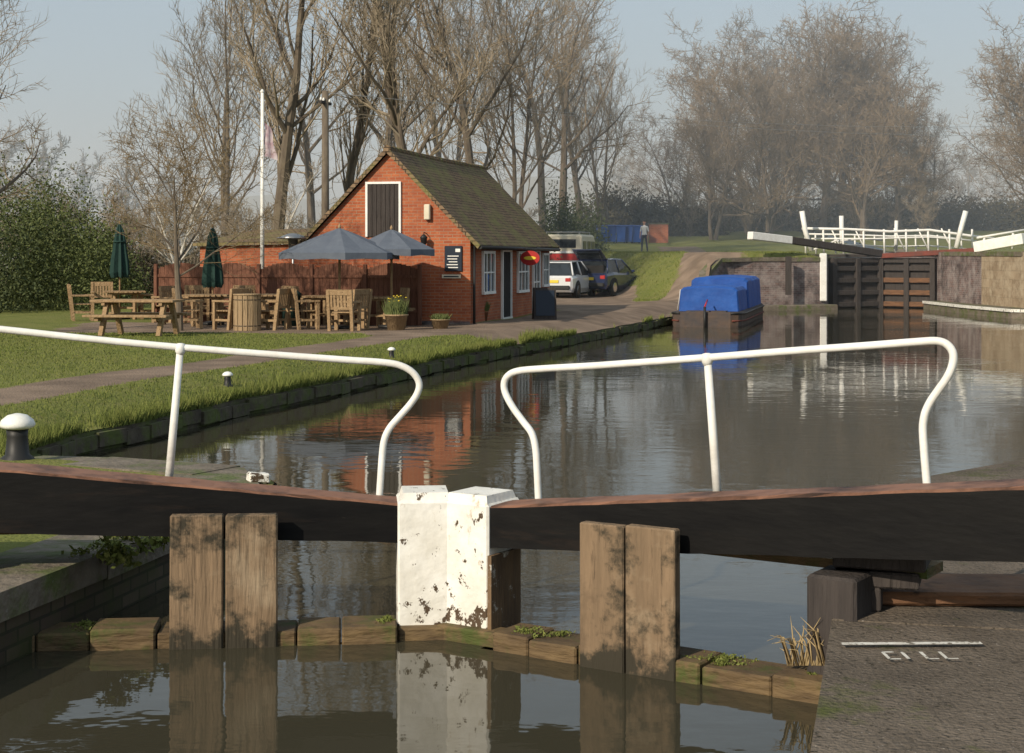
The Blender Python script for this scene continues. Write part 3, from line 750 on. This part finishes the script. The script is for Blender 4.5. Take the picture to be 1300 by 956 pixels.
# ------------------------------------------------------------ far lock
fl=empty('far_lock_gate')
b=B()
Lh=Vector((12.75,63.3,0)); Rh=Vector((17.05,63.3,0)); mid=Vector((15.1,64.6,0))
for A_,C_,kk in ((Lh,mid,'darkwood'),(mid,Rh,'rustwood')):
    d=(C_-A_); ln=d.length; d.normalize(); rz=math.atan2(d.y,d.x); c=(A_+C_)/2
    b.box((c.x,c.y,.85),(ln,.08,2.3),'darkwood',rot=(0,0,rz))
    nn=Vector((d.y,-d.x,0))
    for zz in (.15,.62,1.12,1.6,1.92): q=c+nn*.1; b.box((q.x,q.y,zz),(ln-.05,.16,.20),kk if zz<1.3 else 'darkwood',rot=(0,0,rz),bev=.02)
    for t in (.04,.5,.96): q=A_+d*ln*t+nn*.14; b.box((q.x,q.y,.85),(.22,.2,2.3),'darkwood',rot=(0,0,rz),bev=.02)
b.build('gate_leaves',parent=fl)
b=B()
def beam(p,q,w,h,k): 
    p=Vector(p);q=Vector(q); d=q-p; c=(p+q)/2
    b.box(tuple(c),(d.length,w,h),k,rot=(0,-math.atan2(d.z,math.hypot(d.x,d.y)),math.atan2(d.y,d.x)),bev=.02)
beam(D(1003,305,62),D(1118,322,64.4),.3,.28,'darkwood'); beam(D(952,299,60.8),D(1003,305,62),.31,.30,'white')
beam(D(1120,325,64.4),D(1238,318,62),.3,.20,'redbrown'); beam(D(1238,314,62),D(1300,303,60.6),.32,.42,'white')
b.build('balance_beams',parent=fl)
b=B()
def rail(pts,Y,r=.045,k='white'): b.tube([D(x,y,Y) for x,y in pts],r,k,6)
rail([(1018,290),(1075,291),(1130,294),(1180,292),(1236,300),(1262,303)],65,.06); rail([(1030,303),(1110,303),(1180,301),(1240,306)],65,.035)
rail([(1020,297),(1080,298),(1130,300),(1180,299),(1238,306)],66,.04); rail([(1020,310),(1080,311),(1130,313),(1180,312),(1238,317)],66,.035)
rail([(1030,318),(1060,306),(1100,303),(1120,305)],65.5,.04)
for x in (1022,1045,1070,1096,1122,1150,1178,1205,1234): rail([(x,291),(x+1,322)],65,.045)
for x in (1035,1060,1085,1110,1136,1162,1190,1220): rail([(x,298),(x+1,322)],66,.035)
for x in (1055,1085,1135,1165,1195): rail([(x,290),(x+14,318)],65,.03)
rail([(1240,302),(1300,292)],64,.05); rail([(1245,318),(1250,302)],64,.05); rail([(1285,316),(1286,296)],64,.05)
b.tube([D(1018,268,64),D(1022,292,64),D(1030,318,64)],.11,'white',6); b.tube([D(1226,268,64),D(1220,290,64),D(1214,315,64)],.11,'white',6)
b.tube([D(1068,274,66),D(1069,318,66)],.1,'white',6); b.tube([D(1138,280,66),D(1137,318,66)],.08,'white',6)
b.build('footbridge_rails',parent=fl)
b=B(); b.box((15.0,65.6,2.12),(5.2,.6,.1),'darkwood'); b.build('footbridge_deck',parent=fl)
b=B()
b.box(D(1045,352,62.55),(.28,.2,1.9),'white',bev=.03); b.box(D(1001,350,61.5),(.22,.15,1.5),'darkwood'); b.build('stop_plank_groove',parent=fl)
b=B()
E=[(17.05,62.9),(17.4,58),(17.7,54),(19,53),(22.5,51)]
inn=[(16.4,62.8),(16.5,57.5),(16.9,53.3),(18.8,52.2),(22.3,50)]
n=len(E)
b.add([(x,y,.32) for x,y in E]+[(x,y,.32) for x,y in inn]+[(x,y,-.5) for x,y in inn],[(i,i+1,n+i+1,n+i) for i in range(n-1)]+[(n+i,n+i+1,2*n+i+1,2*n+i) for i in range(n-1)],'coping')
for i in range(n-1):
    a=Vector((*inn[i],.27)); c=Vector((*inn[i+1],.27)); d=c-a; m=(a+c)/2; b.box(tuple(m),(d.length,.1,.10),'peel',rot=(0,0,math.atan2(d.y,d.x)))
b.build('lock_ledge')
b=B()
a=Vector((7.9,60.2,0)); c=Vector((12.6,62.2,0)); d=c-a; m=(a+c)/2
b.box((m.x,m.y-.1,.0),(d.length+.2,.6,.4),'coping',rot=(0,0,math.atan2(d.y,d.x)),bev=.03)
b.build('lock_ledge')

# ------------------------------------------------------------ vehicles
def wheel(b,x,y,r=.31,w=.2):
    b.tube([(x-w/2,y,r),(x+w/2,y,r)],r,'tyre',20); s=1 if x>0 else -1
    b.tube([(x+s*w*.5,y,r),(x+s*(w*.5+.015),y,r)],r*.62,'chrome',16)
def car(paint,hatch=False):
    b=B()
    def rg(y,w,z0,z1): return [(-w*.9,y,z0),(-w,y,z0+.18),(-w,y,z1-.12),(-w*.92,y,z1),(w*.92,y,z1),(w,y,z1-.12),(w,y,z0+.18),(w*.9,y,z0)]
    b.loft([rg(-1.95,.72,.32,.80),rg(-1.85,.80,.24,.88),(rg(-1.2,.84,.2,.92)),rg(.7,.84,.2,.90),rg(1.2,.83,.2,.86),rg(1.7,.78,.22,.74),rg(1.92,.66,.28,.62)],paint,smooth=False)
    def gr(y,w0,w1,z1): return [(-w0,y,.88),(-w1,y,z1),(w1,y,z1),(w0,y,.88)]
    b.loft([gr(-1.82,.72,.70,.90),gr(-1.45,.78,.60,1.38),gr(.1,.80,.62,1.42),gr(.95,.78,.72,.90)],'glass')
    b.loft([[(-.60,-1.50,1.375),(-.62,-1.45,1.41),(.62,-1.45,1.41),(.60,-1.5,1.375)],[(-.63,-.6,1.43),(-.6,-.6,1.47),(.6,-.6,1.47),(.63,-.6,1.43)],[(-.63,.12,1.415),(-.6,.12,1.45),(.6,.12,1.45),(.63,.12,1.415)]],paint)
    for s in (-1,1):
        for y0,y1 in ((-1.44,-1.80),(-.55,-.55),(.1,.96)): b.tube([(s*.615,y0,1.41),(s*.79,y1,.89)],.035,paint,6)
        for y in (-1.2,1.2): 
            b.tube([(s*.80,y,.32),(s*.845,y,.32)],.38,'dark',20); wheel(b,s*.76,y)
        b.box((s*.62,-1.93,.72),(.22,.06,.16),'red',bev=.02); b.box((s*.55,1.85,.6),(.26,.12,.12),'chrome',bev=.03); b.box((s*.9,.7,.95),(.14,.08,.1),paint,bev=.02)
    b.box((0,-1.95,.42),(1.4,.12,.16),'blackmetal',bev=.03); b.box((0,1.9,.36),(1.3,.12,.16),'blackmetal',bev=.03); b.box((0,-1.97,.66),(.5,.02,.11),'yellow')
    if hatch:
        b.box((0,-1.68,.98),(1.25,.3,.42),'dark'); 
        b.box((0,-1.78,1.62),(1.25,.05,.85),paint,rot=(1.05,0,0),bev=.02); b.box((0,-1.82,1.60),(1.0,.02,.45),'glass',rot=(1.05,0,0))
        for s in (-1,1): b.tube([(s*.55,-1.65,1.2),(s*.5,-1.95,1.6)],.015,'blackmetal',5)
    return b
X,Y=(770-650)/F*65,65
car('navy',True).build('dark_hatchback',loc=(X,Y,Z(X,Y)),rz=-.45)
X,Y=(718-650)/F*63,63
car('silver').build('pale_car',loc=(X,Y,Z(X,Y)),rz=-.30)
def van():
    b=B()
    def rr(y,w,z0,z1): return [(-w,y,z0),(-w,y,z1-.08),(-w+.08,y,z1),(w-.08,y,z1),(w,y,z1-.08),(w,y,z0)]
    b.loft([rr(-2.0,.86,.4,1.78),rr(1.9,.86,.4,1.18)],'red'); b.loft([rr(-1.98,.84,1.79,2.42),rr(-1.9,.85,1.78,2.48),rr(.6,.85,1.38,2.48),rr(.95,.82,1.28,2.3)],'cream')
    for s in (-1,1):
        for y in (-1.4,-.5,.35): b.box((s*.855,y,2.02),(.02,.7,.36),'glass',bev=.004)
        for y in (-1.25,1.2): wheel(b,s*.78,y,.38,.22)
    b.box((0,-2.0,2.10),(1.2,.03,.36),'glass',bev=.01); b.box((0,.93,1.92),(1.3,.04,.42),'glass',rot=(.2,0,0)); b.box((0,-2.02,.45),(1.6,.1,.14),'chrome',bev=.02)
    for s in (-1,1): b.box((s*.7,-2.02,1.1),(.14,.04,.2),'yellow')
    b.box((0,-2.03,1.74),(1.5,.02,.10),'white'); b.tube([(-.7,-1.8,2.58),(.7,-1.8,2.58),(.7,.4,2.58),(-.7,.4,2.58),(-.7,-1.8,2.58)],.025,'metalgrey',6)
    for yy in (-1.1,-.4): b.tube([(-.7,yy,2.58),(.7,yy,2.58)],.02,'metalgrey',6)
    for sx in (-.7,.7):
        for yy in (-1.8,.4): b.tube([(sx,yy,2.4),(sx,yy,2.58)],.02,'metalgrey',6)
    return b
X,Y=(726-650)/F*68,68
van().build('red_and_cream_van',loc=(X,Y,Z(X,Y)),rz=-.25)
def bin_():
    b=B(); b.box((0,0,.55),(.46,.56,.92),'bluebin',taper=1.18); b.box((0,-.02,1.05),(.60,.72,.07),'bluebin',rot=(.06,0,0),bev=.02); b.tube([(-.24,.33,1.0),(.24,.33,1.0)],.02,'bluebin',6)
    for s in (-1,1): b.tube([(s*.2,.3,.12),(s*.27,.3,.12)],.12,'tyre',12)
    return b
pr=None
for i,px in enumerate((764,776,788,799,809)):
    Yb=94+.3*(i%2); x=(px-650)/F*Yb
    if pr is None: pr=bin_().build('wheelie_bin',loc=(x,Yb,Z(x,Yb)),rz=.2)
    else: inst(pr,'wheelie_bin',(x,Yb,Z(x,Yb)),rnd.uniform(-.3,.3))
b=B(); x0=(824-650)/F*95; x1=(848-650)/F*95; b.box(((x0+x1)/2,95,Z(x0,95)+.5),(x1-x0,.3,1.2),'brick'); b.box(((x0+x1)/2,95,Z(x0,95)+1.14),(x1-x0+.1,.4,.08),'coping'); b.build('brick_wall')

# ------------------------------------------------------------ person
def person():
    J={'pel':(0,0,.95,.135,.10),'wst':(0,0,1.08,.12,.09),'chest':(0,.0,1.28,.15,.105),'neck0':(0,0,1.43,.075,.065),'neck':(0,.0,1.50,.05,.05),
       'h1':(0,.015,1.56,.062,.075),'h2':(0,.02,1.64,.078,.092),'h3':(0,.01,1.71,.06,.075)}
    order=list(J); V=[J[k][:3] for k in order]; R=[J[k][3:] for k in order]; E=[(i,i+1) for i in range(len(order)-1)]
    def chain(root,pts):
        pr=root
        for p in pts: V.append(p[:3]); R.append(p[3:]); E.append((pr,len(V)-1)); pr=len(V)-1
        return pr
    for s in (-1,1):
        fwd=.10 if s>0 else -.10
        chain(0,[(s*.10,0,.88,.085,.09),(s*.11,fwd*.7,.5,.058,.06),(s*.11,fwd*.7-.01,.42,.055,.058),(s*.115,fwd*1.1-.03,.09,.038,.042),(s*.12,fwd*1.1+.08,.035,.04,.03),(s*.125,fwd*1.1+.16,.03,.035,.022)])
        w=chain(2,[(s*.17,0,1.40,.055,.055),(s*.215,-.02,1.22,.045,.045),(s*.235,-.02,1.10,.036,.038),(s*.235,.07*(1 if s<0 else .6),.88,.025,.028),(s*.235,.09*(1 if s<0 else .6),.83,.022,.03)])
        hx,hy,hz=V[w]
        for k in range(4): chain(w,[(hx-s*.004,hy+.018-(k*.014),hz-.05,.009,.009),(hx-s*.012,hy+.02-(k*.014),hz-.085+.004*k,.008,.008)])
        chain(w,[(hx-s*.01,hy+.035,hz-.02,.010,.010),(hx-s*.015,hy+.05,hz-.05,.009,.009)])
    me=bpy.data.meshes.new('person'); me.from_pydata(V,E,[]); o=bpy.data.objects.new('tmp',me); col.objects.link(o)
    o.modifiers.new('s','SKIN')
    for i,sv in enumerate(me.skin_vertices[0].data): sv.radius=R[i]; sv.use_root=(i==0)
    o.modifiers.new('u','SUBSURF').levels=2
    dg=bpy.context.evaluated_depsgraph_get(); m2=bpy.data.meshes.new_from_object(o.evaluated_get(dg)); bpy.data.objects.remove(o)
    for k in ('shirt','jeans','skin','hair','blackmetal'): m2.materials.append(M[k])
    for p in m2.polygons:
        c=p.center; r=abs(c.x); p.use_smooth=True
        if c.z>1.47: 
            p.material_index=3 if (c.z>1.66 or (c.y<0 and c.z>1.52)) else 2
        elif r>.16 and c.z<1.14: p.material_index=2
        elif c.z<.07: p.material_index=4
        elif c.z<.96: p.material_index=1
        else: p.material_index=0
    m2.name='person_body'; ob=bpy.data.objects.new('body',m2); return ob
Yp=84.0; Xp=(818-650)/F*Yp
pe=empty('standing_person',(Xp,Yp,Z(Xp,Yp)),2.6)
ob=person(); col.objects.link(ob); ob.parent=pe
b=B()
b.lathe((0,.10,1.615),[(.004,-.025),(.016,-.01),(.01,.03)],'skin',6)
for s in (-1,1): b.lathe((s*.03,.095,1.64),[(.004,-.008),(.011,0),(.004,.008)],'dark',6); b.lathe((s*.08,.01,1.615),[(.008,-.025),(.018,0),(.01,.03)],'skin',6)
b.box((0,.098,1.575),(.045,.012,.01),'red'); b.build('face',parent=pe)

# ------------------------------------------------------------ trees
def tree_mesh(name,seed,Hh,r0,mats,n1=14,n2=8,n3=7,n4=5,spread=.9,tmin=.25,trop=.12,l1=.5,wob=.12,lean=0,ntr=1,twr=.008,vary=.75):
    R=random.Random(seed); V=[];Fc=[];MI=[]
    def nv(): return Vector((R.gauss(0,1),R.gauss(0,1),R.gauss(0,1)))
    def tube(pts,rads,n,mi):
        o=len(V); up=None
        for i,p in enumerate(pts):
            d=pts[min(i+1,len(pts)-1)]-pts[max(i-1,0)]
            if up is None: up=Vector((1,0,0)) if abs(d.x)<abs(d.z) else Vector((0,0,1))
            a=d.cross(up)
            if a.length<1e-6: a=Vector((1,0,0))
            a.normalize(); bb=a.cross(d); bb.normalize(); 
            for j in range(n):
                t=6.2832*j/n; q=p+(a*math.cos(t)+bb*math.sin(t))*rads[i]; V.append((q.x,q.y,q.z))
        for i in range(len(pts)-1):
            for j in range(n):
                j2=(j+1)%n; Fc.append((o+i*n+j,o+i*n+j2,o+(i+1)*n+j2,o+(i+1)*n+j)); MI.append(mi)
    nseg=[9,6,4,3,2]; sides=[8,6,4,3,3]; nc=[n1,n2,n3,n4]
    def grow(p,d,Ln,r,lv):
        ns=nseg[lv]; pts=[p]; rads=[r]; ds=[d]
        for i in range(ns):
            d=(d+nv()*wob*(1 if lv else .5)+Vector((0,0,trop*(1 if lv else .3)))).normalized()
            p=p+d*(Ln/ns); pts.append(p); ds.append(d); u=(i+1)/ns
            rads.append(max(r*(1-u*(.86 if lv==0 else .8)),.003))
        tube(pts,rads,sides[lv],0 if lv<2 else 1)
        if lv>=4: return
        k=nc[lv]
        for c in range(k):
            t=tmin+(1-tmin)*(c+R.random())/k if lv==0 else .15+.85*(c+R.random())/k
            t=min(t,.999); i=int(t*ns); f=t*ns-i
            q=pts[i].lerp(pts[i+1],f); dd=ds[i+1]
            pr=nv(); pr=(pr-dd*pr.dot(dd)).normalized()
            ang=R.uniform(.6,1.1)*spread*(1.15-.45*t if lv==0 else 1)
            nd=(dd*math.cos(ang)+pr*math.sin(ang)).normalized()
            if lv==0: ll=Hh*l1*(1.15-vary*t)*R.uniform(.75,1.15)
            else: ll=Ln*R.uniform(.38,.62)*(1.1-.4*t)
            rr=rads[i]*(R.uniform(.35,.55) if lv==0 else R.uniform(.45,.65))
            grow(q,nd,ll,max(rr,twr if lv<3 else twr*.7),lv+1)
    for k in range(ntr):
        a=6.28*k/ntr+R.random(); d=Vector((math.cos(a)*.18*(ntr>1)+lean,math.sin(a)*.18*(ntr>1),1)).normalized()
        grow(Vector((math.cos(a)*.15*(ntr>1),math.sin(a)*.15*(ntr>1),-.3)),d,Hh*R.uniform(.88,1.0) if ntr>1 else Hh,r0/(ntr**.5),0)
    return rawmesh(name,V,Fc,mats,MI)
T={}
T['patio']=tree_mesh('tp',8,4.0,.09,['bark','twig_olive'],n1=14,n2=8,n3=6,n4=4,spread=1.1,tmin=.36,trop=.09,l1=.72,wob=.10,twr=.007,vary=.45)
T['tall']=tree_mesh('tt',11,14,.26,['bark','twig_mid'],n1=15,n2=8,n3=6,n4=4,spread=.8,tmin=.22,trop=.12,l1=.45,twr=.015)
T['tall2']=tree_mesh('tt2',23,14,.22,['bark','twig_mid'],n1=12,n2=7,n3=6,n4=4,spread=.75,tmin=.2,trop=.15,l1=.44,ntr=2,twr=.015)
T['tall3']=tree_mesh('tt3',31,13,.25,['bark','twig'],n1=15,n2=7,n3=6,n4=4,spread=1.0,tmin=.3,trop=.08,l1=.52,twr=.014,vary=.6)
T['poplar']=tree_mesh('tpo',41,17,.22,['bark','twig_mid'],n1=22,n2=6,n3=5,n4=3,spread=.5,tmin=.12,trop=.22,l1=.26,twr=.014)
T['round']=tree_mesh('tr',51,10.5,.26,['bark','twig_far'],n1=19,n2=9,n3=7,n4=5,spread=1.1,tmin=.12,trop=.08,l1=.54,twr=.019,vary=.55)
T['round2']=tree_mesh('tr2',67,10.5,.24,['bark','twig_far'],n1=15,n2=8,n3=7,n4=4,spread=1.05,tmin=.10,trop=.08,l1=.52,ntr=2,twr=.019,vary=.55)
T['shrub']=tree_mesh('ts',77,4.2,.08,['bark','twig_mid'],n1=10,n2=7,n3=5,n4=3,spread=.9,tmin=.05,trop=.12,l1=.55,ntr=2,twr=.012)
T['birch']=tree_mesh('tb',81,7,.10,['birch','twig_mid'],n1=12,n2=6,n3=5,n4=3,spread=.7,tmin=.25,trop=.05,l1=.3,lean=.35,twr=.008)
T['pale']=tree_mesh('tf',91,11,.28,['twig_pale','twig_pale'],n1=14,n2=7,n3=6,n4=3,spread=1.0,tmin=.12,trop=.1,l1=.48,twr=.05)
def tree(k,px,Y,s=1.0,name='bare_tree',rz=None,sx=1.0,zoff=0):
    x=(px-650)/F*Y; o=bpy.data.objects.new(name,T[k]); col.objects.link(o); o.location=(x,Y,Z(x,Y)+zoff); o.rotation_euler=(0,0,rnd.uniform(0,6.28) if rz is None else rz); o.scale=(s*sx,s*sx,s); return o
tree('patio',228,35.5,.95,'budding_tree',rz=2.2,sx=1.15)
for px,Y,k,s in [(345,58,'tall',1.08),(437,60,'poplar',.9),(545,58,'tall',1.1),(605,66,'tall3',1.1),(655,74,'tall2',1.0),(490,72,'tall',1.15),(285,70,'tall2',1.0),(710,84,'tall3',1.05),(765,94,'tall2',.8),(740,98,'tall',.95),(400,76,'tall3',1.05),(575,84,'tall2',1.2),(690,92,'tall3',1.15)]:
    tree(k,px,Y,s)
for px,Y,k,s in [(905,98,'round2',.88),(950,106,'round',1.08),(1000,112,'round2',1.24),(1045,108,'round',1.22),(1095,106,'round2',1.15),(1140,106,'round',.98),(862,108,'round2',.70),(1070,120,'round',1.35),(975,98,'round2',.9),(1095,98,'round',.85),(1172,110,'round2',.66),(990,122,'round',1.30),(1325,98,'round2',.95),(1365,90,'round',1.0)]:
    tree(k,px,Y,s)
for i in range(22):
    px=-60+i*33+rnd.uniform(-12,12); Y=rnd.uniform(58,78)
    tree('shrub',px,Y,rnd.uniform(.75,1.1),'bare_shrub')
for i in range(12):
    px=870+i*27+rnd.uniform(-10,10); Y=rnd.uniform(98,112); tree('shrub',px,Y,rnd.uniform(.7,1.0),'bare_shrub')
tree('birch',205,52,.8,'birch_tree',rz=.3); tree('birch',240,55,.7,'birch_tree',rz=3.4); tree('birch',330,50,.7,'birch_tree',rz=.2)
tree('tall3',-45,34,.60,'bare_tree',rz=1.0)
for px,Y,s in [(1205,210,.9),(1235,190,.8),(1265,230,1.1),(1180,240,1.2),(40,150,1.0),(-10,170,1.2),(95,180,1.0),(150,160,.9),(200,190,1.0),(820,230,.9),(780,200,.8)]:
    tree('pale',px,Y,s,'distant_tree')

def foliage(name,c,rad,n,lsz,k,seed,nclump=60,loc=None):
    R=np.random.RandomState(seed)
    cl=R.normal(size=(nclump,3)); cl/=np.linalg.norm(cl,axis=1)[:,None]; cl*=R.uniform(.35,1.0,(nclump,1))**.5; cl[:,2]=np.abs(cl[:,2])*1.0-.05
    cr=R.uniform(.10,.24,nclump)
    ci=R.randint(0,nclump,n); P=cl[ci]+R.normal(size=(n,3))*cr[ci][:,None]
    P*=np.array(rad); P[:,2]=np.maximum(P[:,2],0.0)
    A=R.normal(size=(n,3)); A/=np.linalg.norm(A,axis=1)[:,None]; Bv=np.cross(A,R.normal(size=(n,3))); Bv/=np.linalg.norm(Bv,axis=1)[:,None]
    s=lsz*R.uniform(.6,1.3,(n,1))
    V=np.stack([P-A*s,P+Bv*s*.5,P+A*s,P-Bv*s*.5],1).reshape(-1,3)
    me=rawmesh(name,V.tolist(),np.arange(4*n).reshape(-1,4).tolist(),[k]); o=bpy.data.objects.new(name,me); col.objects.link(o); o.location=c; return o
def bush(px,Y,w,h,k,seed,n=9000,l=.07,name='green_shrub',dep=None,ncl=60):
    x=(px-650)/F*Y; return foliage(name,(x,Y,Z(x,Y)-.1),(w,dep or w*.8,h),n,l,k,seed,ncl)
bush(20,52,2.6,4.4,'leaf',1,16000,.055,ncl=90); bush(80,50,2.2,3.4,'leaf',2,13000,.055,ncl=80); bush(-40,48,2.6,4.0,'leafdark',3,11000,.06); bush(125,56,1.7,2.8,'leaf',4,9000,.06); bush(55,58,3.0,4.6,'leafdark',9,12000,.06)
bush(708,78,1.3,3.4,'leafdark',5,7000,.07,'evergreen_shrub'); bush(735,84,1.6,2.8,'leaf',6,5000,.08); bush(672,64,1.0,2.6,'leafdark',16,5000,.06)
for i,px in enumerate((760,790,815,840,862,885)): bush(px,104,1.9,3.2-.3*i,'leafbrown',20+i,6000,.10,'hedge')
for i,px in enumerate((150,215,300,380,470)): bush(px,62+i,3.6,2.2,'leafbrown',40+i,6000,.08,'hedge')
for i,px in enumerate((900,960,1020,1080,1140,1190,1250,1300)): bush(px,112,4.0,2.2,'leafbrown',60+i,6000,.12,'hedge')
for i,(px,py) in enumerate([(190,690),(170,700),(206,684),(150,712)]):
    x,y,_=U(px,py,.38); foliage('bank_plants',(x-.1,y,.36),(.22,.22,.12),240,.025,'blade',80+i,12)
for i,(sd_,px,w_) in enumerate([(1,690,.16),(1,670,.10),(1,890,.16),(1,925,.14),(-1,110,.14),(-1,490,.05),(1,1030,.1)]):
    q=leafpt(sd_,px,790,-.12); foliage('gate_moss',(q.x,q.y,.085),(w_,.09,.03),420,.010,'blade',180+i,14)

def blades(n,seed,fn,h0,h1,name,w=.006):
    R=np.random.RandomState(seed); X,Y=fn(R,n); 
    keep=(paths(X,Y)<.35+.3*R.rand(len(X))); X=X[keep];Y=Y[keep]; Zz=zg(X,Y)-.005; m=len(X)
    a=R.uniform(0,6.28,m); h=R.uniform(h0,h1,m); ln=R.uniform(.1,.6,m)*h; b2=R.uniform(0,6.28,m)
    w=w*(1+ (Y-14)/25)
    V=np.stack([np.stack([X-np.cos(a)*w,Y-np.sin(a)*w,Zz],-1),np.stack([X+np.cos(a)*w,Y+np.sin(a)*w,Zz],-1),np.stack([X+np.cos(b2)*ln,Y+np.sin(b2)*ln,Zz+h],-1)],1).reshape(-1,3)
    me=rawmesh(name,V.tolist(),np.arange(3*m).reshape(-1,3).tolist(),['blade']); o=bpy.data.objects.new(name,me); col.objects.link(o)
def f1(R,n):
    Y=14.5+ (R.rand(n)**1.0)*22; e=R.rand(n)**1.3*11+.12; return XL(Y)-e,Y
blades(90000,1,f1,.015,.045,'grass')
def f2(R,n):
    Y=15+R.rand(n)*34; e=R.exponential(.12,n)-.06; X=XL(Y)-e; k=(e>-.04)&(np.sin(Y*1.7)+np.sin(Y*4.1+2)+R.rand(n)*2>.0); return X[k],Y[k]
blades(45000,2,f2,.05,.19,'grass')
def f3(R,n):
    Y=46+R.rand(n)*40; X=2+R.rand(n)*10; k=X<XL(Y)-.1; return X[k],Y[k]
blades(30000,3,f3,.04,.10,'grass')
def f4(R,n):
    Y=34+R.rand(n)*16; e=R.exponential(.22,n)+.05; return XL(Y)-e,Y
blades(7000,4,f4,.08,.28,'bank_reeds')

b=[];f=[];n=120
for i in range(n+1):
    x=-330+i*660/n; h=13+5*math.sin(i*.13)+2*math.sin(i*.41+1)+rnd.uniform(-.9,.9)
    b+=[(x,330+8*math.sin(i*.2),-2),(x,345,h*.55),(x,360,h)]
for i in range(n):
    for j in range(2): f.append((i*3+j,(i+1)*3+j,(i+1)*3+j+1,i*3+j+1))
me=rawmesh('background_hills',b,f,['hill'],smooth=True); o=bpy.data.objects.new('background_hills',me); col.objects.link(o)

b=B()
for k in range(2):
    p=Vector((-6.2+.3*k,52,7.5)); q=Vector((60,120,14-k)); pts=[p.lerp(q,t/12)-Vector((0,0,1.6*4*(t/12)*(1-t/12))) for t in range(13)]; b.tube(pts,.009,'metalgrey',3)
b.build('overhead_wires')

# morning mist: a real homogeneous scattering volume over the far half of the scene
hm=bpy.data.materials.new('mist'); hm.use_nodes=True; nt=hm.node_tree; nt.nodes.clear()
vo=nt.nodes.new('ShaderNodeVolumeScatter'); vo.inputs['Color'].default_value=(.76,.89,1,1); vo.inputs['Density'].default_value=.0046; vo.inputs['Anisotropy'].default_value=.0
ou=nt.nodes.new('ShaderNodeOutputMaterial'); nt.links.new(vo.outputs[0],ou.inputs['Volume']); M['mist']=hm
b=B(); b.box((0,233,9),(760,350,26),'mist'); b.build('mist')

# ------------------------------------------------------------ light, sky, camera
el=math.radians(29); sd=Vector((-.62*math.cos(el),-.785*math.cos(el),math.sin(el))).normalized()
sl=bpy.data.lights.new('sun','SUN'); sl.energy=4.5; sl.angle=math.radians(.8); sl.color=(1,.88,.71)
so=bpy.data.objects.new('sun',sl); col.objects.link(so); so.rotation_euler=sd.to_track_quat('Z','Y').to_euler()
w=bpy.data.worlds.new('World'); scene.world=w; w.use_nodes=True; nt=w.node_tree; N=nt.nodes; L=nt.links
sk=N.new('ShaderNodeTexSky'); sk.sky_type='NISHITA'; sk.sun_disc=False; sk.sun_elevation=el; sk.sun_rotation=math.atan2(sd.x,sd.y)%(2*math.pi)
sk.air_density=1.0; sk.dust_density=3.0; sk.ozone_density=1.0
mxs=N.new('ShaderNodeMix'); mxs.data_type='RGBA'; mxs.inputs[0].default_value=.70; mxs.inputs[7].default_value=(4.9,5.9,6.7,1)
L.new(sk.outputs[0],mxs.inputs[6]); L.new(mxs.outputs[2],N['Background'].inputs[0]); N['Background'].inputs[1].default_value=.10
cam=bpy.data.cameras.new('camera'); co=bpy.data.objects.new('camera',cam); col.objects.link(co); co.location=(0,0,H); co.rotation_euler=(math.pi/2,0,0)
cam.sensor_width=36; cam.lens=F/1300*36; cam.shift_y=-(478-HY)/1300; cam.clip_end=2000; cam.clip_start=.1
scene.camera=co
scene.view_settings.view_transform='Standard'; scene.view_settings.look='None'; scene.view_settings.exposure=0
